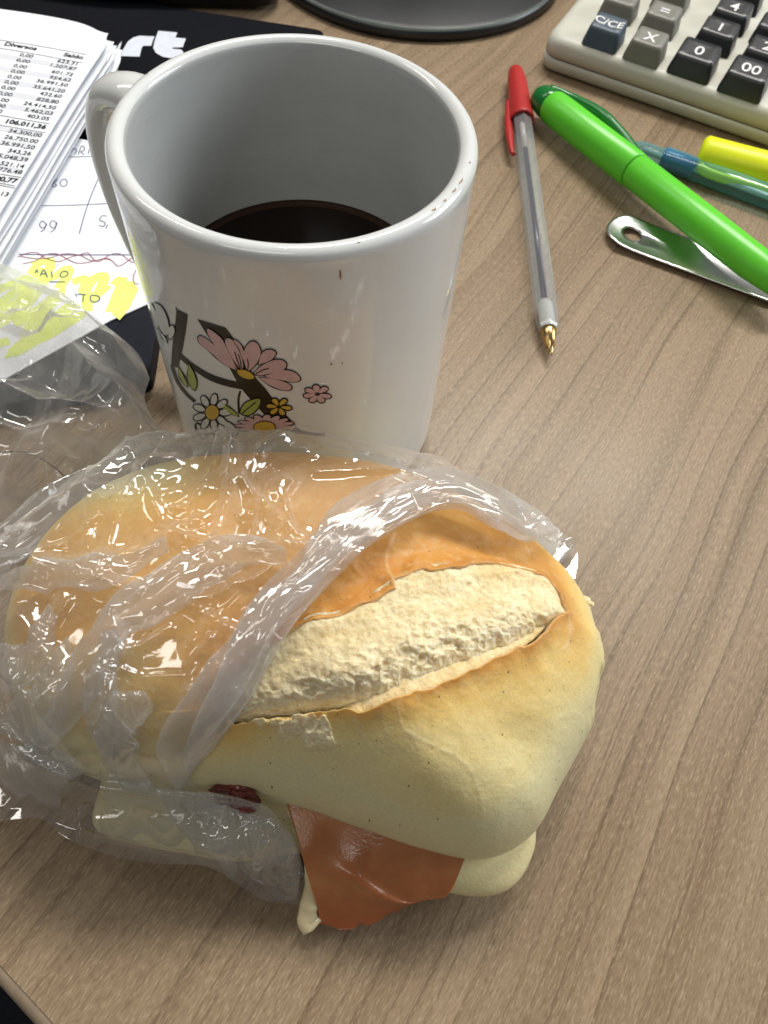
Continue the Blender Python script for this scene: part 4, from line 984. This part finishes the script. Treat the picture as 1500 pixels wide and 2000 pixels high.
# ================================================================== calculator
cx = math.radians(-24.6); ca = np.array([math.cos(cx), math.sin(cx), 0]); cb = np.array([-ca[1], ca[0], 0])
CO = S(1070, 128, 0.0); CO[2] = 0; CO = CO-ca*.0035-cb*.0055
calc = Root('calculator', 'beige desk calculator with black and grey keys', 'calculator', tuple(CO))
def cw(a, b, z): return CO+ca*a+cb*b+np.array([0, 0, z])
def rrect(w_, h_, r, n=6):
    out = []
    for (sx_, sy_, a0) in ((1, 1, 0), (-1, 1, 90), (-1, -1, 180), (1, -1, 270)):
        for t in np.linspace(0, 90, n+1): out.append((sx_*(w_/2-r)+r*math.cos(math.radians(a0+t)), sy_*(h_/2-r)+r*math.sin(math.radians(a0+t))))
    return out
CW, CD = .150, .200; tilt = .05
def shell(levels, c):
    V = []; n = None
    for ins, z, r in levels:
        P = rrect(CW-2*ins, CD-2*ins, r); n = len(P)
        V += [cw(c[0]+x, c[1]+y, z+(tilt*(c[1]+y) if z > .006 else 0)) for x, y in P]
    F = grid_faces(len(levels), n, True).tolist()+[list(range(n))[::-1], [(len(levels)-1)*n+i for i in range(n)]]
    return V, F
cc_ = (CW/2, CD/2)
V, F = shell([(.003, .0004, .006), (.0006, .0012, .007), (0, .004, .008), (.0001, .0062, .008)], cc_); calc.part('lower_shell', V, F, M['beige'])
V, F = shell([(.0007, .0060, .008), (.0007, .0072, .008)], cc_); calc.part('seam', V, F, M['seam'])
V, F = shell([(.0002, .0070, .008), (.0002, .0105, .008), (.0010, .0128, .008), (.0024, .0140, .007), (.0045, .0145, .006)], cc_); calc.part('upper_shell', V, F, M['beige'])
def keyz(b): return .0145+tilt*b
def make_key(px, w_, h_, mat, legend, size, shade=None):
    top = .0105
    p = S(*px, .0145+top); 
    for _ in range(4):
        b = (p-CO)@cb; p = S(*px, keyz(b)+top*.9)
    a, b = (p-CO)@ca, (p-CO)@cb; z0 = keyz(b)
    V = []; n = None
    lv = [(0, 0, -.0006, .0016), (0, 0, .0008, .0016), (.0011, .0003, .0068, .0016), (.0014, .0005, .0078, .0015), (.0020, .0010, .0083, .0013)]
    for ix, iy, z, r in lv:
        P = rrect(w_-2*ix, h_-2*iy, r); n = len(P)
        for x, y in P:
            yy = y+(.0018*(z/.0083))                       # face leans away at the front
            dish = -.0011*(1-(2*x/w_)**2)*(z > .006)
            V.append(cw(a+x, b+yy, z0+z+dish+(y/h_)*.0016*(z > .006)))
    F = grid_faces(len(lv), n, True).tolist()
    # dished top as a grid fan toward the middle
    P = rrect(w_-.0040, h_-.0020, .0013); base = len(V)
    for f in (.66, .33, .02):
        for x, y in P: V.append(cw(a+x*f, b+y*f+.0018, z0+.0083-.0011*(1-(2*x*f/w_)**2)+(y*f/h_)*.0016))
    F += [[q+(len(lv)-1)*n for q in f] for f in grid_faces(4, n, True).tolist()]; F.append([base+2*n+i for i in range(n)])
    ko = calc.part('key', V, F, mat)
    if legend:
        T_, Fq = text_mesh(legend, size, .00008, 'CENTER')
        Vq = [cw(a+x, b+y+.0018-size*.33, z0+.0083-.0011*(1-(2*x/w_)**2)+((y-size*.33)/h_)*.0016+.00012) for x, y, _ in T_]
        calc.part('legend', np.asarray(Vq)-np.asarray(ko.location), Fq, M['legend'], smooth=False, parent=ko)
for px, w_, h_, mt, lg, sz in [((1190, 38), .0160, .0120, 'key_blue', 'C/CE', .0060), ((1272, 66), .0160, .0120, 'key_grey', 'X', .0078), ((1368, 92), .0185, .0145, 'key_black', '0', .0084), ((1470, 128), .0185, .0145, 'key_black', '00', .0084),
                           ((1218, -14), .0160, .0120, 'key_grey', '', .006), ((1300, 14), .0160, .0120, 'key_grey', '=', .0080), ((1410, 46), .0170, .0125, 'key_black', '1', .0080), ((1502, 84), .0170, .0125, 'key_black', '2', .0080),
                           ((1322, -32), .0160, .0120, 'key_grey', '', .006), ((1438, 6), .0170, .0125, 'key_black', '4', .0080), ((1524, 38), .0170, .0125, 'key_black', '5', .0066), ((1465, -32), .0170, .0125, 'key_black', '7', .0066)]:
    make_key(px, w_, h_, M[mt], lg, sz)

# ================================================================== pens
def axis_pts(p0, p1, fr): return [p0+(p1-p0)*f for f in fr]
def tube_part(root, name, p0, p1, prof, mat, n=24, phase=0, smooth=True, squash=(1, 1)):
    """prof: list of (distance along axis from p0 in m, radius)"""
    d, s, u = frame(p1-p0); V = []; t = np.arange(n)*2*math.pi/n+phase
    for a, r in prof: V.append(p0+d*a+r*squash[0]*np.cos(t)[:, None]*s+r*squash[1]*np.sin(t)[:, None]*u)
    F = grid_faces(len(prof), n, True).tolist()+[list(range(n))[::-1], [(len(prof)-1)*n+i for i in range(n)]]
    return root.part(name, np.concatenate(V), F, mat, smooth)
# ballpoint
p0 = S(1006, 134, .0052); p1 = S(1077, 693, .0040); dv = p1-p0; Lp = np.linalg.norm(dv); du = dv/Lp
def along(u, v, z=.0045): return float((S(u, v, z)-p0)@du)
pen = Root('ballpoint_pen', 'clear ballpoint pen with red cap on its end and brass tip', 'pen', (S(1040, 420, 0)[0], S(1040, 420, 0)[1], 0))
xc = along(1020, 240); xi = along(1030, 292); xp = along(1060, 588); xe = along(1070, 642)
tube_part(pen, 'barrel', p0, p1, [(xc-.012, .0040), (xc, .0041), (xp, .0041), (xe-.006, .0040), (xe-.0015, .0034), (xe, .0030)], M['clear'], 6, .5, False)
tube_part(pen, 'empty_tube', p0, p1, [(xc-.01, .0012), (xi, .0012)], M['emptytube'], 14)
tube_part(pen, 'ink_tube', p0, p1, [(xi, .0010), (xp+.002, .0010)], M['inktube'], 14)
tube_part(pen, 'plug', p0, p1, [(xp, .0020), (xp+.002, .0026), (xe-.002, .0028), (xe, .0027)], M['plug'], 18)
tube_part(pen, 'tip', p0, p1, [(xe-.001, .0027), (xe+.0015, .0026), (Lp-.0040, .0015), (Lp-.0038, .0010), (Lp-.0016, .0008), (Lp-.0010, .0005), (Lp, .0003)], M['brass'], 24)
cap = tube_part(pen, 'cap', p0, p1, [(0, .0012), (.0008, .0023), (.0030, .0033), (.012, .0043), (xc-.004, .0050), (xc-.0012, .0052), (xc, .0050), (xc-.0004, .0043), (xc-.004, .0042)], M['red'], 28)
d_, s_, u_ = frame(p1-p0); sd_ = s_ if s_[0] < 0 else -s_
cl0 = p0+d_*(xc-.014)+sd_*.0048; cl1 = p0+d_*(xc+.0215)+sd_*.0056+np.array([0, 0, -.0006])
V, F = sweep(smooth_curve([cl0, cl0*.6+cl1*.4+sd_*.0006, cl1*.9+cl0*.1, cl1-sd_*.0008], 26), np.r_[np.linspace(.0012, .0019, 16), np.linspace(.0019, .0010, 10)], 14, (.9, .8)); pen.part('clip', V-np.asarray(cap.location), F, M['red'], parent=cap)
# green marker
g0 = S(1052, 188, .0085); g1 = S(1500, 536, .0125); gd = (g1-g0)/np.linalg.norm(g1-g0); gr = .0063
gm = Root('green_marker', 'lime green marker with dark green end and clip lying across blue pen', 'marker', (S(1260, 360, 0)[0], S(1260, 360, 0)[1], .002))
def galong(u, v): return float((S(u, v, .014)-g0)@gd)
xj = galong(1240, 318)
tube_part(gm, 'end_cap', g0, g1, [(-.0012, .0025), (-.0002, .0042), (.0016, .0054), (.006, .0060), (.012, .0061)], M['dkgreen'], 32)
tube_part(gm, 'cap_sleeve', g0, g1, [(.0082, .0052), (.0085, .0060), (.0100, .0065), (.016, .0067), (xj-.0006, .0067), (xj-.0001, .0064)], M['lime'], 40)
tube_part(gm, 'joint', g0, g1, [(xj-.0004, .00605), (xj+.0008, .00605)], M['groove'], 32)
tube_part(gm, 'barrel', g0, g1, [(xj+.0004, .0062), (xj+.0009, .0064), (xj+.04, .0063), (xj+.062, .0060), (xj+.075, .0048), (xj+.078, .003)], M['lime'], 40)
_, gs, gu = frame(gd); gs = gs if gs[0] > 0 else -gs
cl = [g0+gd*.002+gs*.0030+np.array([0, 0, .003]), g0+gd*.009+gs*.0075+np.array([0, 0, .002]), g0+gd*(xj*.42)+gs*.0112+np.array([0, 0, .002]), g0+gd*(xj*.72)+gs*.0102+np.array([0, 0, .001]), g0+gd*(xj*.99)+gs*.0066]
V, F = sweep(smooth_curve(cl, 40), np.r_[np.linspace(.0022, .0026, 20), np.linspace(.0026, .0014, 20)], 16, (.9, 1.05)); gm.part('clip', V, F, M['dkgreen'])
mk = [galong(1380, 405), galong(1445, 462)]
dn, sn, un = frame(gd); sn = sn if sn[0] > 0 else -sn; upv = np.cross(sn, gd); upv = upv if upv[2] > 0 else -upv
V = []; 
for a in np.linspace(mk[0], mk[1], 14):
    for ph in (.62, .78): V.append(g0+gd*a+.00642*(math.sin(ph)*sn+math.cos(ph)*upv))
gm.part('printed_mark', V, grid_faces(14, 2), M['dkgreen'], smooth=False)
# teal clear pen
b0 = S(1238, 286, .0046); b1 = S(1500, 384, .0046)
bp_ = Root('teal_pen', 'clear teal mechanical pencil beneath the green marker', 'pencil', (S(1380, 340, 0)[0], S(1380, 340, 0)[1], 0))
tube_part(bp_, 'barrel', b0, b1, [(.0, .0020), (.003, .0030), (.012, .0032), (.013, .0044), (.11, .0044), (.112, .003)], M['teal'], 24)
tube_part(bp_, 'collar', b0, b1, [(.0125, .0036), (.0130, .0039), (.0255, .0039), (.026, .0030)], M['bluegrip'], 24)
tube_part(bp_, 'lead_tube', b0, b1, [(.004, .0013), (.105, .0013)], M['plug'], 12)
# yellow highlighter
y0 = S(1368, 300, .0075); y1 = S(1560, 352, .0075)
yh = Root('yellow_highlighter', 'fluorescent yellow highlighter beside the beige calculator', 'highlighter', (S(1450, 300, 0)[0], S(1450, 300, 0)[1], 0))
tube_part(yh, 'cap', y0, y1, [(-.0006, .0052), (.0, .0062), (.0012, .0070), (.05, .0072), (.0505, .0068)], M['yellow'], 36)
tube_part(yh, 'barrel', y0, y1, [(.0504, .0066), (.11, .0066), (.112, .005)], M['yellow'], 32)
yd = (y1-y0)/np.linalg.norm(y1-y0); _, ys, yu = frame(yd); ys = ys if ys[1] < 0 else -ys
V, F = sweep(smooth_curve([y0+yd*.001+ys*.0068+np.array([0, 0, -.001]), y0+yd*.008+ys*.0088-np.array([0, 0, .002]), y0+yd*.045+ys*.0088-np.array([0, 0, .0025])], 24), .0016, 14, (.8, 1.3)); yh.part('clip', V, F, M['yellow'])
# steel strip with a hole
s0 = S(1232, 462, .001); s1 = S(1500, 560, .001); sdv = (s1-s0)[:2]; sdv /= np.linalg.norm(sdv); snv = np.array([-sdv[1], sdv[0]])
hw, hr, Ls = .0092, .0036, .085
no, V, F = 64, [], []
def strip_z(x, y): return .0006+.0012*(y/hw)**2+.0014*math.exp(-((x+.008)/.007)**2)
def outer(k):
    a = 2*math.pi*k/no+math.pi; c, s_ = math.cos(a), math.sin(a)
    # stadium outline, left end round, right end far away
    if c < 0: return (c*hw*1.0-.0005, s_*hw)
    return (Ls*min(1, c/max(abs(s_), 1e-3)*.4) if abs(s_) > 1e-3 else Ls, (hw if s_ > 0 else -hw)*min(1, abs(s_)*2.5))
rings = [(0, hr), (1/6, None), (2/6, None), (3/6, None), (4/6, None), (5/6, None), (1, None)]
hc0 = (.0002, .0006)
for zof in (0, -.0007):
    for f, _ in rings:
        for k in range(no):
            ox, oy = outer(k); a = 2*math.pi*k/no+math.pi; hx, hy = hc0[0]+hr*math.cos(a), hc0[1]+hr*math.sin(a)*.95
            ff = f**1.0; x, y = hx+(ox-hx)*ff, hy+(oy-hy)*ff; z = strip_z(x, y)+zof+.0007
            q = s0[:2]+sdv*x+snv*y; V.append([q[0], q[1], z])
nr = len(rings); F = grid_faces(nr, no, True).tolist()+(grid_faces(nr, no, True, True)+nr*no).tolist()
F += [[k, (k+1) % no, nr*no+(k+1) % no, nr*no+k][::-1] for k in range(no)]+[[(nr-1)*no+k, (nr-1)*no+(k+1) % no, nr*no+(nr-1)*no+(k+1) % no, nr*no+(nr-1)*no+k] for k in range(no)]
single('steel_strip', V, F, M['steel'], 'shiny curved steel strip with round hole under green marker', 'metal strip', True)
